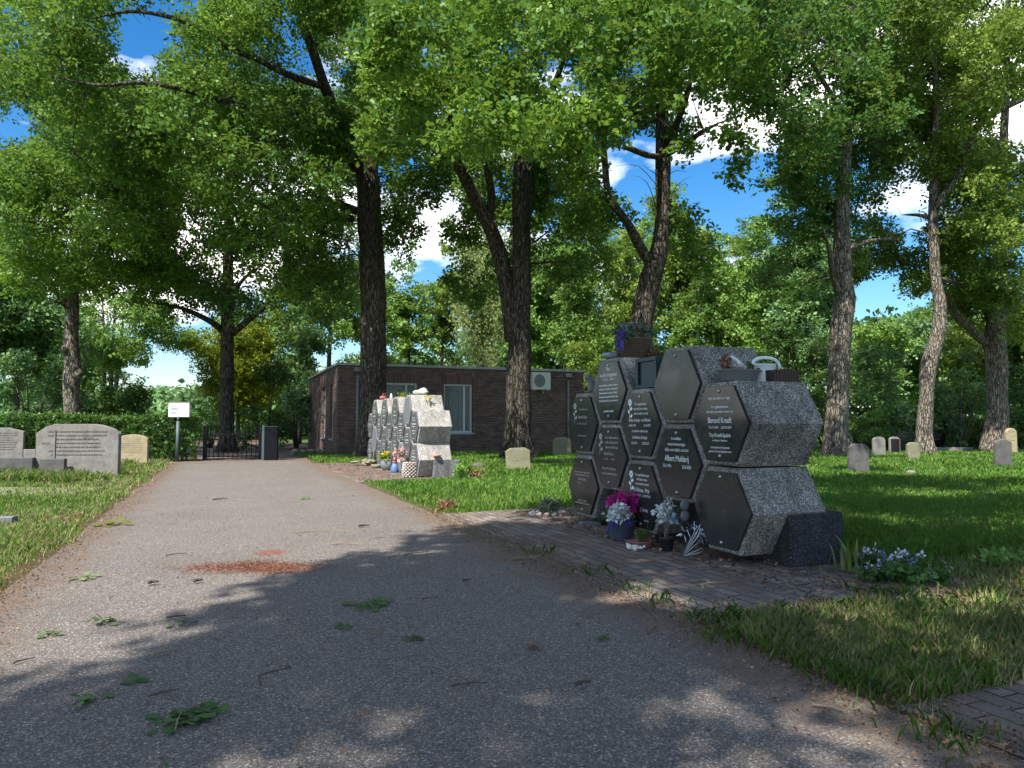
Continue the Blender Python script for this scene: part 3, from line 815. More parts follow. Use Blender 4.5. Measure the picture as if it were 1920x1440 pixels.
# wooden planter
t = empty('wooden_planter', U(.40, .6, TL), R(3), 'small dark wooden slatted planter at the outer end of the shaded urn wall', 'planter')
b = MB()
for k in range(9):
    a = -.145 + k * .0325
    for yy in (-.075, .075): b.box(a, a + .029, yy - .006, yy + .006, 0.0, .105 + rnd.uniform(-.006, .006), .002)
for k in range(5):
    a = -.068 + k * .0275
    for xx in (-.15, .15): b.box(xx - .006, xx + .006, a, a + .025, 0, .1, .002)
b.build('slats', M['wood'], t)
MB().box(-.14, .14, -.066, .066, .01, .088).build('soil', M['soil'], t)
petals('sprouts', [((rnd.uniform(-.12, .12), rnd.uniform(-.04, .04), .1), .022) for _ in range(8)], .03, 'fresh_pale', t)
b = MB(); b.tube([(.0, 0, 0), (.01, 0, .06), (-.01, 0, .13), (-.05, 0, .18), (-.09, 0, .17)], [.05, .055, .045, .03, .012], 12); b.blob((-.035, 0, .185), .04, .03, .03)
tag(b.build('bird_figurine', M['stone_lead'], None, U(2.77, .1, TL)), 'lead grey bird figurine at the far low end of the shaded urn wall', 'figurine')

# --- things standing in front of the near wall
def at(px, py): return G(px, py)
p = Vector((3.56, 5.98, 0))
t = empty('flower_planter', p, R(10), 'slate blue planter of white, magenta and purple flowers before the urn wall', 'planter')
MB().lathe([(.118, 0), (.122, .01), (.148, .165), (.155, .17), (.155, .185), (.142, .186), (.135, .16)], 28, (0, 0, 0), 1, .8).build('pot', M['slate_pot'], t)
MB().lathe([(.138, .165), (0, .17)], 20, (0, 0, 0), 1, .8).build('soil', M['soil'], t)
petals('leaves', [((rnd.uniform(-.12, .14), rnd.uniform(-.1, .1), rnd.uniform(.18, .27)), .05) for _ in range(12)], .05, 'fresh', t)
petals('white_flowers', [((-.09 + rnd.uniform(-.09, .08), -.08 + rnd.uniform(-.03, .05), .27 + rnd.uniform(-.04, .05)), .055) for _ in range(12)], .042, 'white_petal', t, 5, KITE, 1.6)
petals('magenta_flowers', [((.06 + rnd.uniform(-.14, .17), rnd.uniform(-.06, .06), .34 + rnd.uniform(-.04, .06)), .058) for _ in range(20)], .045, 'magenta', t, 5, KITE, 1.6)
petals('purple_flowers', [((-.17, -.06, .17), .026), ((-.2, -.05, .1), .022), ((-.15, -.09, .2), .022), ((.2, .0, .28), .03), ((-.06, -.15, .18), .018)], .028, 'purple', t)
p = at(1203, 1026)
t = empty('succulent_dish', p, 0, 'dusty pink oval dish planted with a small green succulent', 'dish')
MB().lathe([(.08, 0), (.095, .008), (.13, .055), (.138, .06), (.128, .062), (.115, .05), (.0, .052)], 26, (0, 0, 0), 1.08, .75).build('dish', M['pink_glaze'], t)
b = MB(); b.tube([(.1, 0, .06), (.125, 0, .085), (.15, 0, .07)], [.012, .016, .006], 8); b.build('bird', M['pink_glaze'], t)
petals('succulent', [((rnd.uniform(-.06, .06), rnd.uniform(-.04, .04), .08 + rnd.uniform(0, .06)), .035) for _ in range(9)], .042, 'fresh', t, 7, SLIM)
petals('dry_leaves', [((.03, -.06, .07), .03), ((.06, -.05, .065), .025)], .035, 'dry', t)
p = at(1190, 1032)
b = MB(); b.blob((0, 0, .025), .05, .026, .025); b.blob((-.06, -.01, .036), .026, .024, .024); b.blob((.055, -.015, .02), .035, .013, .012); b.blob((.05, .018, .022), .04, .013, .012)
b.blob((-.02, -.03, .014), .012, .03, .011); b.blob((-.07, .012, .058), .008, .008, .012); b.blob((-.07, -.022, .058), .008, .008, .012); b.blob((.09, -.012, .03), .012, .012, .013)
tag(b.build('animal_figurine', M['china'], None, p), 'small white china animal lying on the bricks before the pink dish', 'figurine')
p = Vector((3.6, 5.3, 0))
t = empty('flower_pot', p, 0, 'black plastic pot with faded ribbon bouquet and pale blue bow', 'plant pot')
MB().lathe([(.05, 0), (.052, .005), (.063, .105), (.069, .107), (.069, .122), (.062, .122), (.055, .1), (0, .1)], 20).build('pot', M['black_plastic'], t)
b = MB()
for k in range(5): b.tube([(rnd.uniform(-.02, .02), rnd.uniform(-.02, .02), .1), (rnd.uniform(-.03, .03), rnd.uniform(-.03, .03), .25), (rnd.uniform(-.05, .05), rnd.uniform(-.05, .05), .4)], .004, 5)
b.build('stems', M['twig_pale'], t)
petals('ribbon', [((-.03 + rnd.uniform(-.05, .05), rnd.uniform(-.04, .04), rnd.uniform(.26, .36)), .034) for _ in range(6)], .045, 'white_petal', t, 4, KITE, .9)
petals('blue_ribbon', [((.025, -.04, .29), .028), ((.04, -.03, .25), .022)], .05, 'sky_ribbon', t, 3)
petals('dried_flowers', [((rnd.uniform(-.04, .06), rnd.uniform(-.04, .04), rnd.uniform(.36, .45)), .03) for _ in range(6)], .035, 'white_petal', t, 4, SLIM, .8)
p = Vector((3.64, 5.04, 0))
t = empty('silver_flowers', p, 0, 'silver artificial flowers spreading from a small stake by the urn wall', 'artificial flowers')
b = MB()
for k in range(9):
    a = rnd.uniform(-2.6, .6); e = (math.cos(a) * .12, math.sin(a) * .05 - .03, rnd.uniform(.03, .3)); b.tube([(-.06, 0, .0), (e[0] * .5, e[1], e[2] * .7), e], .004, 5)
b.build('stems', M['silver'], t)
g_ = np.random.default_rng(3)
V, var = leaves_at(np.array([(-.03, -.05, .24), (.06, -.06, .22), (.1, -.05, .16), (-.08, -.04, .2), (.03, -.06, .12), (.12, -.04, .26)]), .055, SLIM, 7, .3, None, g_)
link('petals', np_mesh('petals', V, 4, var), M['silver'], t)
b = MB()
for z in (.33, .42): b.blob((-.02, .02, z), .045, .012, .045, 12, 8)
b.build('discs', M['stone_lead'], t)
MB().box(-.11, .11, -.07, .07, 0, .04, .006).build('x', M['slab_grey']).name = 'stone_slab'
o = bpy.data.objects['stone_slab']; o.location = at(1106, 985); o.rotation_euler = (0, 0, R(-15))
tag(o, 'small flat slate grey slab lying on the bricks left of the planter', 'stone slab')
p = at(1027, 966)
t = empty('stone_ring_plant', p, 0, 'grey green houseleek in a ring of pale stones at the paving edge', 'plant')
b = MB()
for k in range(13): a = k * .483; b.blob((.2 * math.cos(a), .13 * math.sin(a), .02), .04, .03, .032, 8, 6, .35, k)
b.build('stone_ring', M['pebble'], t)
petals('rosette', [((rnd.uniform(-.13, .13), rnd.uniform(-.08, .08), .06 + rnd.uniform(0, .07)), .06) for _ in range(10)], .08, 'succulent', t, 7, SLIM)
p = at(838, 957)
t = empty('dried_plant', p, 0, 'withered red brown plant with one bare stalk beside the path', 'plant')
b = MB(); b.tube([(0, 0, 0), (.02, 0, .1), (.03, 0, .22), (-.01, 0, .27)], .005, 5); b.build('stalk', M['twig'], t)
petals('leaves', [((rnd.uniform(-.1, .1), rnd.uniform(-.07, .07), .03 + rnd.uniform(0, .04)), .05) for _ in range(8)], .07, 'dry_red', t, 5, SLIM, .7)
# pansies and iris clump at the right end
PANSY = [(1612, 1050), (1635, 1048), (1658, 1046), (1680, 1052), (1700, 1050), (1655, 1066), (1690, 1070), (1712, 1060), (1630, 1068), (1670, 1060)]
proto = None
for k, (px, py) in enumerate(PANSY):
    p = at(px, py + 22)
    if proto is None:
        proto = empty('pansy', p, 0, 'lilac and white pansies flowering in the bed at the shaded urn wall corner', 'pansy', 'pansies in the corner bed')
        petals('leaves', [((rnd.uniform(-.05, .05), rnd.uniform(-.05, .05), rnd.uniform(.02, .09)), .035) for _ in range(9)], .035, 'leaf_hedge', proto)
        g_ = np.random.default_rng(11)
        P = np.array([(-.04, -.04, .13), (.03, -.03, .15), (.0, .03, .11), (.05, .03, .12)])
        V, var = leaves_at(P, .027, KITE, 5, .1, np.array([.1, .95, .35, .8]), g_); V[:, :, 1] -= .02
        link('flowers', np_mesh('flowers', V, 4, var), M['lilac'], proto)
        b = MB(); [b.tube([(q[0] * .5, q[1] * .5, 0), tuple(q)], .003, 4) for q in P]; b.build('stems', M['fresh'], proto)
    else:
        r2 = proto.copy(); COL.objects.link(r2); r2.location = p; r2.rotation_euler = (0, 0, rnd.uniform(0, 6)); r2.scale = (1, 1, rnd.uniform(.8, 1.15))
        for ch in list(proto.children): c2 = ch.copy(); COL.objects.link(c2); c2.parent = r2
def blades(parent, n, h, w, spread, mat, name='blades', lean=.5, g=None):
    b = MB(); r_ = g or rnd
    for k in range(n):
        a = r_.uniform(0, 6.283); l = h * r_.uniform(.6, 1.1); ln = lean * r_.uniform(.3, 1.2) * l; x, y = r_.gauss(0, spread), r_.gauss(0, spread)
        dx, dy = math.cos(a), math.sin(a); pts = []
        for q in range(5):
            t_ = q / 4; ww = w * (1 - t_ ** 2.2) * .5 + .0008
            c = (x + dx * ln * t_ ** 2, y + dy * ln * t_ ** 2, l * (t_ - .18 * t_ ** 3))
            pts += [(c[0] - dy * ww, c[1] + dx * ww, c[2]), (c[0] + dy * ww, c[1] - dx * ww, c[2])]
        b.add(pts, [(2 * q, 2 * q + 1, 2 * q + 3, 2 * q + 2) for q in range(4)], True)
    return b.build(name, M[mat], parent)
t = empty('iris_clump', at(1598, 1073), 0, 'clump of yellow green sword leaves against the dark plinth corner', 'plant')
blades(t, 26, .3, .022, .045, 'sword')
t = empty('dandelion', at(1890, 1272), 0, 'young dandelion with two bright leaves at the edge of the side path', 'weed')
blades(t, 7, .09, .03, .012, 'fresh_pale', 'leaves', 1.0)
for k, (px, py, lab) in enumerate([(1880, 1068, 'bright broad leaved weed sunlit in the right lawn'), (1500 + 230, 1095, 'low dark ground cover beside the pansies')]):
    t = empty('weed', at(px, py), 0, lab, 'weed')
    petals('leaves', [((rnd.uniform(-.2, .2), rnd.uniform(-.1, .1), rnd.uniform(.02, .1)), .06) for _ in range(12)], .06, ['leaf_light', 'leaf_hedge'][k], t)

# --- things on and around the far wall
b = MB(); b.lathe([(.05, 0), (.09, .03), (.1, .07), (.08, .1), (.06, .105), (0, .1)], 16)
t = empty('red_bowl', U(4.55, .2, TH, 2), 0, 'dark red glazed bowl on the far end of the sunlit urn wall', 'bowl'); b.build('bowl', M['red_glaze'], t)
petals('plant', [((0, 0, .12), .05), ((.05, 0, .13), .04)], .05, 'dry_red', t)
b = MB(); b.lathe([(.03, 0), (.04, .02), (.03, .07), (.018, .1), (.02, .12), (0, .125)], 12)
tag(b.build('candle_holder', M['china'], None, U(3.36, .15, TH, 2)), 'small white china figure standing next to the red bowl', 'figurine')
t = empty('moss_cushion', U(2.2, .2, TH, 2), 0, 'yellow green cushion plant on the sunlit urn wall', 'plant')
petals('foliage', [((rnd.uniform(-.12, .12), rnd.uniform(-.1, .1), .03), .05) for _ in range(9)], .04, 'leaf_yellow', t)
b = MB(); b.blob((0, 0, .055), .15, .1, .065, 14, 9, .5, 2); b.blob((.06, .02, .11), .09, .07, .045, 12, 8, .4, 5)
tag(b.build('white_rock', M['china'], None, U(1.02, .28, TH, 2)), 'white rough rock on the highest near block of the sunlit urn wall', 'rock')
sl_ = U(.71, .34, 1.645, 2)
t = empty('yellow_rose', sl_ + Vector((0, -.02, .03)), 0, 'pale yellow rose in a holder on the sloping end of the sunlit urn wall', 'flower')
petals('petals', [((0, -.03, .05), .05), ((.03, -.05, .03), .04)], .05, 'yellow_petal', t)
b = MB(); b.tube([(0, 0, .05), (.02, -.04, -.04), (.04, -.075, -.12)], [.03, .022, .012], 8); b.build('holder', M['pebble'], t)
def pot(px, py, prof, mat, label, cat='pot', name='flower_pot', sy_=1):
    t = empty(name, at(px, py), 0, label, cat); MB().lathe(prof, 22, (0, 0, 0), 1, sy_).build('pot', M[mat], t); return t
t = pot(727, 882, [(.09, 0), (.14, .03), (.18, .13), (.175, .2), (.15, .24), (.17, .265), (.155, .27), (.13, .23), (0, .23)], 'urn_grey', 'rounded grey pot of yellow and green leaves by the sunlit urn wall')
petals('leaves', [((rnd.uniform(-.15, .15), rnd.uniform(-.1, .1), .3 + rnd.uniform(0, .09)), .07) for _ in range(10)], .08, 'leaf_yellow', t)
petals('yellow_flowers', [((-.1, -.08, .38), .06), ((.05, -.1, .37), .05), ((-.02, -.09, .4), .05)], .06, 'yellow_petal', t)
t = empty('garden_figurine', at(740, 886), 0, 'little seated blue figurine with red hat between the grey pots', 'figurine')
MB().lathe([(.09, 0), (.1, .04), (.085, .13), (.05, .2), (0, .22)], 14).build('robe', M['blue_doll'], t)
b = MB(); b.blob((0, 0, .255), .05, .05, .055); b.build('head', M['skin_doll'], t)
b = MB(); b.lathe([(.055, .27), (.035, .32), (0, .36)], 12); b.build('hat', M['red_glaze'], t)
t = pot(763, 889, [(.08, 0), (.11, .03), (.13, .14), (.12, .21), (.135, .235), (.12, .24), (0, .2)], 'urn_grey', 'grey pot with pale pink artificial roses against the sunlit plaques')
petals('roses', [((rnd.uniform(-.3, .42), rnd.uniform(-.12, .02), .42 + rnd.uniform(-.1, .12)), .07) for _ in range(16)], .06, 'pink_petal', t, 6)
petals('leaves', [((rnd.uniform(-.1, .25), rnd.uniform(-.1, .0), .3 + rnd.uniform(0, .08)), .06) for _ in range(7)], .06, 'leaf_blue', t)
petals('white_flowers', [((.05 + rnd.uniform(-.1, .1), 0, .66 + rnd.uniform(-.08, .1)), .05) for _ in range(5)], .05, 'white_petal', t, 5, KITE, .6)
t = empty('pebble_basket', at(770, 895), 0, 'round basket filled with whitish pink pebbles in front of the sunlit urn wall', 'basket')
b = MB()
for k in range(9):
    for q in range(13):
        a = q * .483 + k * .24; z = .025 + k * .034; r = .15 + .012 * math.sin(k * .5); b.blob((r * math.cos(a), r * math.sin(a), z), .032, .032, .02, 6, 4, .4, k * 13 + q)
b.build('pebbles', M['pebble'], t)
MB().lathe([(.135, 0), (.14, .15), (.135, .29), (0, .31)], 14).build('core', M['stone_dark'], t)
t = empty('stone_heap', at(689, 873), 0, 'low heap of flat grey stones at the far foot of the sunlit urn wall', 'stones')
b = MB()
for k in range(26): b.blob((rnd.uniform(-.35, .3), rnd.uniform(-.2, .2), rnd.uniform(.02, .14)), rnd.uniform(.06, .12), rnd.uniform(.05, .1), rnd.uniform(.02, .04), 8, 5, .4, k)
b.build('stones', M['stone_moss'], t)
pot(707, 878, [(.1, 0), (.13, .02), (.16, .09), (.15, .095), (0, .08)], 'stone_moss', 'small mossy stone bowl beside the rounded grey pot', 'bowl', 'stone_bowl')
b = MB(); b.box(-.13, .13, -.08, .08, 0, .03, .006)
tag(b.build('white_tile', M['stone_grey'], None, at(714, 882)), 'thin pale tile lying before the rounded grey pot', 'tile')
b = MB(); b.lathe([(.03, 0), (.075, .025), (.085, .05), (.07, .055), (0, .03)], 14)
tag(b.build('clay_dish', M['skin_doll'], None, U(-.0, .36, .475, 2)), 'little terracotta dish on the plinth ledge of the sunlit urn wall', 'dish')
t = empty('border_plant', at(868, 899), 0, 'bright green and orange plants right of the sunlit urn wall plinth', 'plant')
petals('green_leaves', [((rnd.uniform(-.15, .1), rnd.uniform(-.1, .1), rnd.uniform(.05, .28)), .08) for _ in range(12)], .07, 'leaf_light', t)
petals('orange_leaves', [((.25 + rnd.uniform(-.15, .2), rnd.uniform(-.1, .1), rnd.uniform(.03, .2)), .06) for _ in range(9)], .06, 'dry', t, 5, KITE, .7)
# ------------------------------------------------------------------ building
BX, BY, BL, BD, BH = 3.82, 25.86, 9.83, 9.25, 3.2
bld = empty('brick_building', (BX, BY, 0), 0, 'low flat roofed brown brick building behind the big oaks', 'building')
def wall_holes(L, Hh, holes, thick, place):
    # outer skin on depth 0, reveals running inwards
    b = MB(); xs = sorted({0, L, *[h[0] for h in holes], *[h[1] for h in holes]}); zs = sorted({0, Hh, *[h[2] for h in holes], *[h[3] for h in holes]})
    for i in range(len(xs) - 1):
        for j in range(len(zs) - 1):
            mx, mz = (xs[i] + xs[i + 1]) / 2, (zs[j] + zs[j + 1]) / 2
            if any(h[0] < mx < h[1] and h[2] < mz < h[3] for h in holes): continue
            b.add([place(x, 0, z) for x, z in ((xs[i], zs[j]), (xs[i + 1], zs[j]), (xs[i + 1], zs[j + 1]), (xs[i], zs[j + 1]))], [(0, 1, 2, 3)])
    for x0, x1, z0, z1 in holes:
        q = [(x0, z0), (x1, z0), (x1, z1), (x0, z1)]
        for k in range(4):
            a, c = q[k], q[(k + 1) % 4]
            b.add([place(a[0], 0, a[1]), place(c[0], 0, c[1]), place(c[0], thick, c[1]), place(a[0], thick, a[1])], [(0, 1, 2, 3)])
    return b
FW = [(1.2, 2.9, .76, 2.62), (3.92, 5.06, .76, 2.62)]
LW = [(1.2, 2.0, .55, 2.6), (3.3, 4.2, .55, 2.6)]
pf = lambda x, d, z: (x, d, z); pl_ = lambda y, d, z: (d, y, z)
wall_holes(BL, BH, FW, .2, pf).build('wall', M['brick_front'], bld)
wall_holes(BD, BH, LW, .2, pl_).build('wall', M['brick_side'], bld)
b = MB(); b.add([(BL, 0, 0), (BL, BD, 0), (BL, BD, BH), (BL, 0, BH)], [(0, 1, 2, 3)]); b.build('wall', M['brick_side'], bld)
b = MB(); b.add([(0, BD, 0), (BL, BD, 0), (BL, BD, BH), (0, BD, BH)], [(0, 1, 2, 3)]); b.build('wall', M['brick_front'], bld)
MB().box(-.06, BL + .06, -.06, BD + .06, BH + .003, BH + .09, .01).build('roof', M['trim'], bld)
MB().box(.8, BL - .5, .9, BD - .5, .0, BH - .02).build('inner_room', M['dark_room'], bld)
b = MB()
for h in FW: b.box(h[0] - .12, h[1] + .12, -.006, .05, h[3] + .003, h[3] + .33)
b.build('lintel', M['brick_soldier'], bld)
def window(h, place, mull):
    x0, x1, z0, z1 = h; w = MB(); d0, d1 = .1, .17
    def bx(a, c, e, f): 
        p, q = place(a, d0, e), place(c, d1, f); w.box(min(p[0], q[0]), max(p[0], q[0]), min(p[1], q[1]), max(p[1], q[1]), e, f, .004)
    bx(x0 + .004, x0 + .07, z0 + .004, z1 - .004); bx(x1 - .07, x1 - .004, z0 + .004, z1 - .004); bx(x0 + .072, x1 - .072, z1 - .075, z1 - .004); bx(x0 + .072, x1 - .072, z0 + .004, z0 + .075)
    bx(mull - .035, mull + .035, z0 + .077, z1 - .077)
    fr = w.build('window', M['frame_white'], bld)
    g = MB(); g.add([place(x, .14, z) for x, z in ((x0 + .07, z0 + .07), (x1 - .07, z0 + .07), (x1 - .07, z1 - .07), (x0 + .07, z1 - .07))], [(0, 1, 2, 3)]); g.build('pane', M['glass'], fr)
    c = MB(); n = int((x1 - x0) / .05); vs = []
    for k in range(n + 1):
        x = x0 + .02 + (x1 - x0 - .04) * k / n; d = .34 + (.035 if k % 2 else 0)
        vs += [place(x, d, z0 - .2), place(x, d, z1 - .28)]
    c.add(vs, [(2 * k, 2 * k + 2, 2 * k + 3, 2 * k + 1) for k in range(n)]); c.build('curtain', M['curtain'], fr)
    s = MB(); p, q = place(x0 - .05, -.05, 0), place(x1 + .05, .1, 0); s.box(min(p[0], q[0]), max(p[0], q[0]), min(p[1], q[1]), max(p[1], q[1]), z0 - .06, z0 + .002, .006); s.build('sill', M['trim'], fr)
window(FW[0], pf, 2.5); window(FW[1], pf, 4.75); window(LW[0], pl_, 1.6); window(LW[1], pl_, 3.75)
for a in (.68, 9.1):
    b = MB(); b.tube([(a, -.06, 0), (a, -.06, 2.85)], .045, 10, True, 0); dp = b.build('downpipe', M['pipe'], bld)
    MB().poly_prism([(a - .13, 2.98), (a + .13, 2.98), (a + .13, 3.14), (a - .13, 3.14)], 'y', -.13, -.008).build('hopper', M['pipe'], dp)
    [MB().box(a - .07, a + .07, -.055, -.004, z, z + .03).build('bracket', M['pipe'], dp) for z in (.5, 1.5, 2.5)]
ac = empty('air_conditioner', (BX + 7.42, BY - .34, 2.45), 0, 'off white air conditioner box high on the brick wall beside the forked oak', 'air conditioner')
MB().box(0, .78, 0, .3, 0, .68, .02).build('casing', M['ac_white'], ac)
b = MB(); n = 28
b.add([(.29 + .24 * math.cos(2 * math.pi * k / n), -.004, .34 + .26 * math.sin(2 * math.pi * k / n)) for k in range(n)], [tuple(range(n))]); b.build('fan_opening', M['ac_dark'], ac)
b = MB()
for r_ in (.06, .12, .18, .24): b.tube([(.29 + r_ * math.cos(2 * math.pi * k / 24), -.012, .34 + r_ * 1.05 * math.sin(2 * math.pi * k / 24)) for k in range(25)], .006, 5)
b.build('grille', M['ac_white'], ac)
[MB().box(q, q + .05, -.02, .33, -.06, -.003).build('bracket', M['trim'], ac) for q in (.1, .62)]
b = MB(); b.tube([(.55, .25, -.0), (.55, .28, -.14)], .03, 8); b.build('pipe', M['ac_white'], ac)

# ------------------------------------------------------------------ gate, post, sign board
ga, gb = G(384, 862), G(486, 861)
gd = (gb - ga); gl = gd.length; ang = math.atan2(gd.y, gd.x)
gt = empty('iron_gate', ga, ang, 'black wrought iron gate with spear tipped bars closing the path', 'gate')
b = MB(); b.box(-.06, .06, -.06, .06, 0, 1.06, .01); b.lathe([(.07, 1.06), (.07, 1.08), (0, 1.13)], 8); b.build('post', M['black_metal'], gt)
MB().box(gl - .03, gl + .07, -.05, .05, 0, 1.0, .01).build('post', M['black_metal'], gt)
b = MB(); b.box(.07, gl - .04, -.018, .018, .08, .12); b.box(.07, gl - .04, -.018, .018, .76, .8); b.box(.07, gl - .04, -.02, .02, .03, .05); b.build('rail', M['black_metal'], gt)
n = 11
for k in range(n):
    x = .12 + (gl - .22) * k / (n - 1); hh = .95 + (.06 if k % 2 else 0)
    b = MB(); b.tube([(x, 0, .05), (x, 0, hh)], .011, 6); b.lathe([(.012, hh), (.03, hh + .03), (.012, hh + .09), (.002, hh + .13)], 6, (x, 0, 0)); b.build('bar', M['black_metal'], gt)
pp = G(497, 863)
t = empty('dark_cabinet', pp, ang, 'dark blue steel cabinet standing at the right gate post', 'cabinet')
MB().box(-.02, .36, -.1, .16, 0, 1.0, .01).build('body', M['dark_panel'], t)
MB().box(-.03, .37, -.11, .17, 1.003, 1.03, .006).build('lid', M['black_metal'], t)
MB().box(-.1, -.025, -.05, .03, 0, 1.05, .008).build('post', M['green_post'], t)
b = MB(); [b.tube([(.375, .0, z), (.385, .0, z + .03)], .015, 8) for z in (.2, .5, .8)]; b.build('hinge', M['stone_lead'], t)
sp_ = G(332, 866); sz = 1474 / 71
t = empty('notice_board', sp_, -YAW - R(4), 'white framed notice board on a slim grey post by the hedge', 'notice board')
b = MB(); b.tube([(0, 0, 0), (0, 0, 1.18)], .05, 12); b.tube([(0, 0, 1.18), (0, 0, 1.3)], .028, 10); b.build('post', M['green_post'], t)
MB().box(-.29, .34, -.03, .05, 1.3, 1.72, .012).build('frame', M['white_paint'], t)
b = MB(); b.box(-.23, .03, -.036, -.032, 1.36, 1.66); b.box(.05, .29, -.036, -.032, 1.36, 1.66); b.build('paper', M['letter'], t)
b = MB()
for z, w in ((1.6, .17), (1.55, .2), (1.52, .2), (1.44, .16), (1.41, .18)): b.box(-.2, -.2 + w, -.04, -.038, z, z + .012)
b.box(-.245, -.235, -.037, -.033, 1.37, 1.65); b.build('notice_text', M['dark_panel'], t)
MB().box(-.31, .36, -.04, .06, 1.722, 1.74, .004).build('cap', M['pipe'], t)

# ------------------------------------------------------------------ gravestones
def outline(kind, w, h):
    if kind == 'scroll':
        pts = [(-w / 2, 0), (w / 2, 0), (w / 2, h * .82)]
        for k in range(7): a = k / 6; pts.append((w / 2 - .02 - a * w * .2, h * (.83 + .15 * a ** .6)))
        pts += [(w * .18, h), (-w * .3, h)]
        for k in range(7): a = k / 6; pts.append((-w * .3 - a * w * .19, h * (.985 - .15 * a ** 1.6)))
        pts.append((-w / 2, h * .82)); return pts
    if kind == 'arch':
        return [(-w / 2, 0), (w / 2, 0)] + [(w / 2 * math.cos(a), h * .82 + h * .18 * math.sin(a)) for a in [math.pi * k / 12 for k in range(13)]]
    if kind == 'peak': return [(-w / 2, 0), (w / 2, 0), (w / 2, h * .9), (w * .12, h), (-w * .12, h), (-w / 2, h * .9)]
    if kind == 'shoulder': return [(-w / 2, 0), (w / 2, 0), (w / 2, h * .88), (w * .38, h * .95), (w * .3, h), (-w * .3, h), (-w * .38, h * .95), (-w / 2, h * .88)]
    if kind == 'shield': return [(-w * .3, 0), (w * .3, 0), (w * .46, h * .35), (w / 2, h * .85), (w * .3, h * .97), (0, h), (-w * .3, h * .97), (-w / 2, h * .85), (-w * .46, h * .35)]
    return [(-w / 2, 0), (w / 2, 0), (w / 2, h), (-w / 2, h)]
def grave(px, py, w, h, th, kind, mat, label, yaw=0.0, text=None, lettermat='carve', lines=0, tilt=0.0, name='gravestone', cat='gravestone'):
    p = G(px, py); t = empty(name, p, -YAW * .6 + yaw, label, cat, 'gravestones on the lawn')
    t.rotation_euler = (tilt, tilt * .6, -YAW * .6 + yaw)
    pts = outline(kind, w, h); pts = [(x, z - .08 if z == 0 else z) for x, z in pts]
    MB().poly_prism(pts, 'y', 0, th, .012).build('slab', M[mat], t)
    r_ = random.Random(int(px)); to3 = lambda x, y: (x, -.0025, y)
    b = MB()
    if text: vs, fs = font_mesh(text, to3); b.add(vs, fs)
    if lines:
        q = smudge(r_, to3, [(h * (.84 - .5 * k / lines), w * r_.uniform(.5, .74), h * .035) for k in range(lines)]); b.add(q.v, q.f)
    if b.v: b.build('inscription', M[lettermat], t)
    return t
# left side
t = grave(143, 896, 1.6, 1.1, .14, 'scroll', 'stone_grey', 'widest scroll topped grey headstone with carved lines left of the path', R(-2), [('GROOT', .075, .2, .78), ('AETSKE', .06, -.6, .68)], 'carve', 7)
b = MB(); b.box(-.44, -.42, -.02, -.003, .3, .98); b.build('border', M['stone_grey'], t)
grave(2, 872, 1.05, 1.0, .12, 'peak', 'stone_grey', 'grey headstone cut off by the left picture edge', R(0), None, 'carve', 8)
grave(25, 898, .68, .42, .16, 'plain', 'stone_dark', 'low dark block in front of the grey headstone furthest to the left', R(2))
grave(96, 898, .46, .4, .14, 'plain', 'stone_dark', 'low dark block standing before the wide scroll topped headstone', R(2))
grave(54, 872, .3, .42, .1, 'plain', 'stone_grey', 'short pale stone between the two big left headstones', R(0))
grave(222, 872, .24, .52, .1, 'plain', 'stone_tan', 'narrow tan stone half hidden behind the wide scroll topped headstone', R(0))
grave(247, 872, .78, .82, .12, 'arch', 'stone_tan', 'tan sandstone headstone with flat arched top next to the hedge', R(-3), None, 'stone_moss', 7)
sl2 = G(60, 922)
tag(MB().box(-2.3, 1.0, -.8, .5, -.05, .03, .012).build('grave_slab', M['stone_moss'], None, sl2), 'flat mossy grave slab lying in the left grass before the headstones', 'grave slab').rotation_euler = (0, 0, -YAW)
grave(8, 985, .16, .09, .12, 'plain', 'slab_grey', 'small grey stone block in the grass at the left picture edge')
# right side
grave(973, 886, .56, .56, .1, 'shoulder', 'stone_moss', 'mossy headstone standing before the forked oak', R(4), None, 'stone_grey', 4, R(-3))
grave(1054, 856, .62, .66, .1, 'arch', 'stone_moss', 'pale mossy headstone near the building corner behind the shaded urn wall', R(0), None, 'stone_grey', 3)
grave(1612, 888, .47, .66, .09, 'shoulder', 'stone_dark', 'dark grey headstone in the shade, nearest on the right lawn', R(-3))
grave(1650, 855, .48, .66, .09, 'arch', 'stone_grey', 'pale round topped headstone right of the dark shaded headstone', R(3), None, 'stone_moss', 3)
t = grave(1679, 852, .42, .64, .09, 'arch', 'stone_grey', 'round topped headstone with a black inscribed panel', R(0))
MB().box(-.17, .17, -.012, -.003, .1, .56).build('panel', M['black_stone'], t)
grave(1714, 864, .42, .55, .12, 'shield', 'stone_moss', 'shield shaped speckled headstone before the leaning trunk', R(-4), None, 'stone_grey', 0, R(3))
grave(1884, 878, .46, .72, .09, 'peak', 'stone_dark', 'peaked mossy headstone at the far right before the thick trunk', R(0), None, 'stone_moss', 0)
grave(1899, 851, .42, .95, .12, 'arch', 'stone_tan', 'tall tan headstone at the hedge end, right of the thick trunk', R(0), None, 'carve', 3)
grave(1695, 842, 1.05, .82, .1, 'peak', 'black_stone', 'black polished gravestone with small cross piece between the pale headstones', R(-3), None, 'letter_faint', 3)
grave(1658, 838, .9, .75, .1, 'plain', 'black_stone', 'black polished gravestone partly behind the pale round topped headstone', R(-3), None, 'letter_faint', 3)
grave(1754, 839, 1.0, .82, .1, 'plain', 'black_stone', 'square black gravestone just right of the leaning trunk', R(-2), None, 'letter_faint', 5)
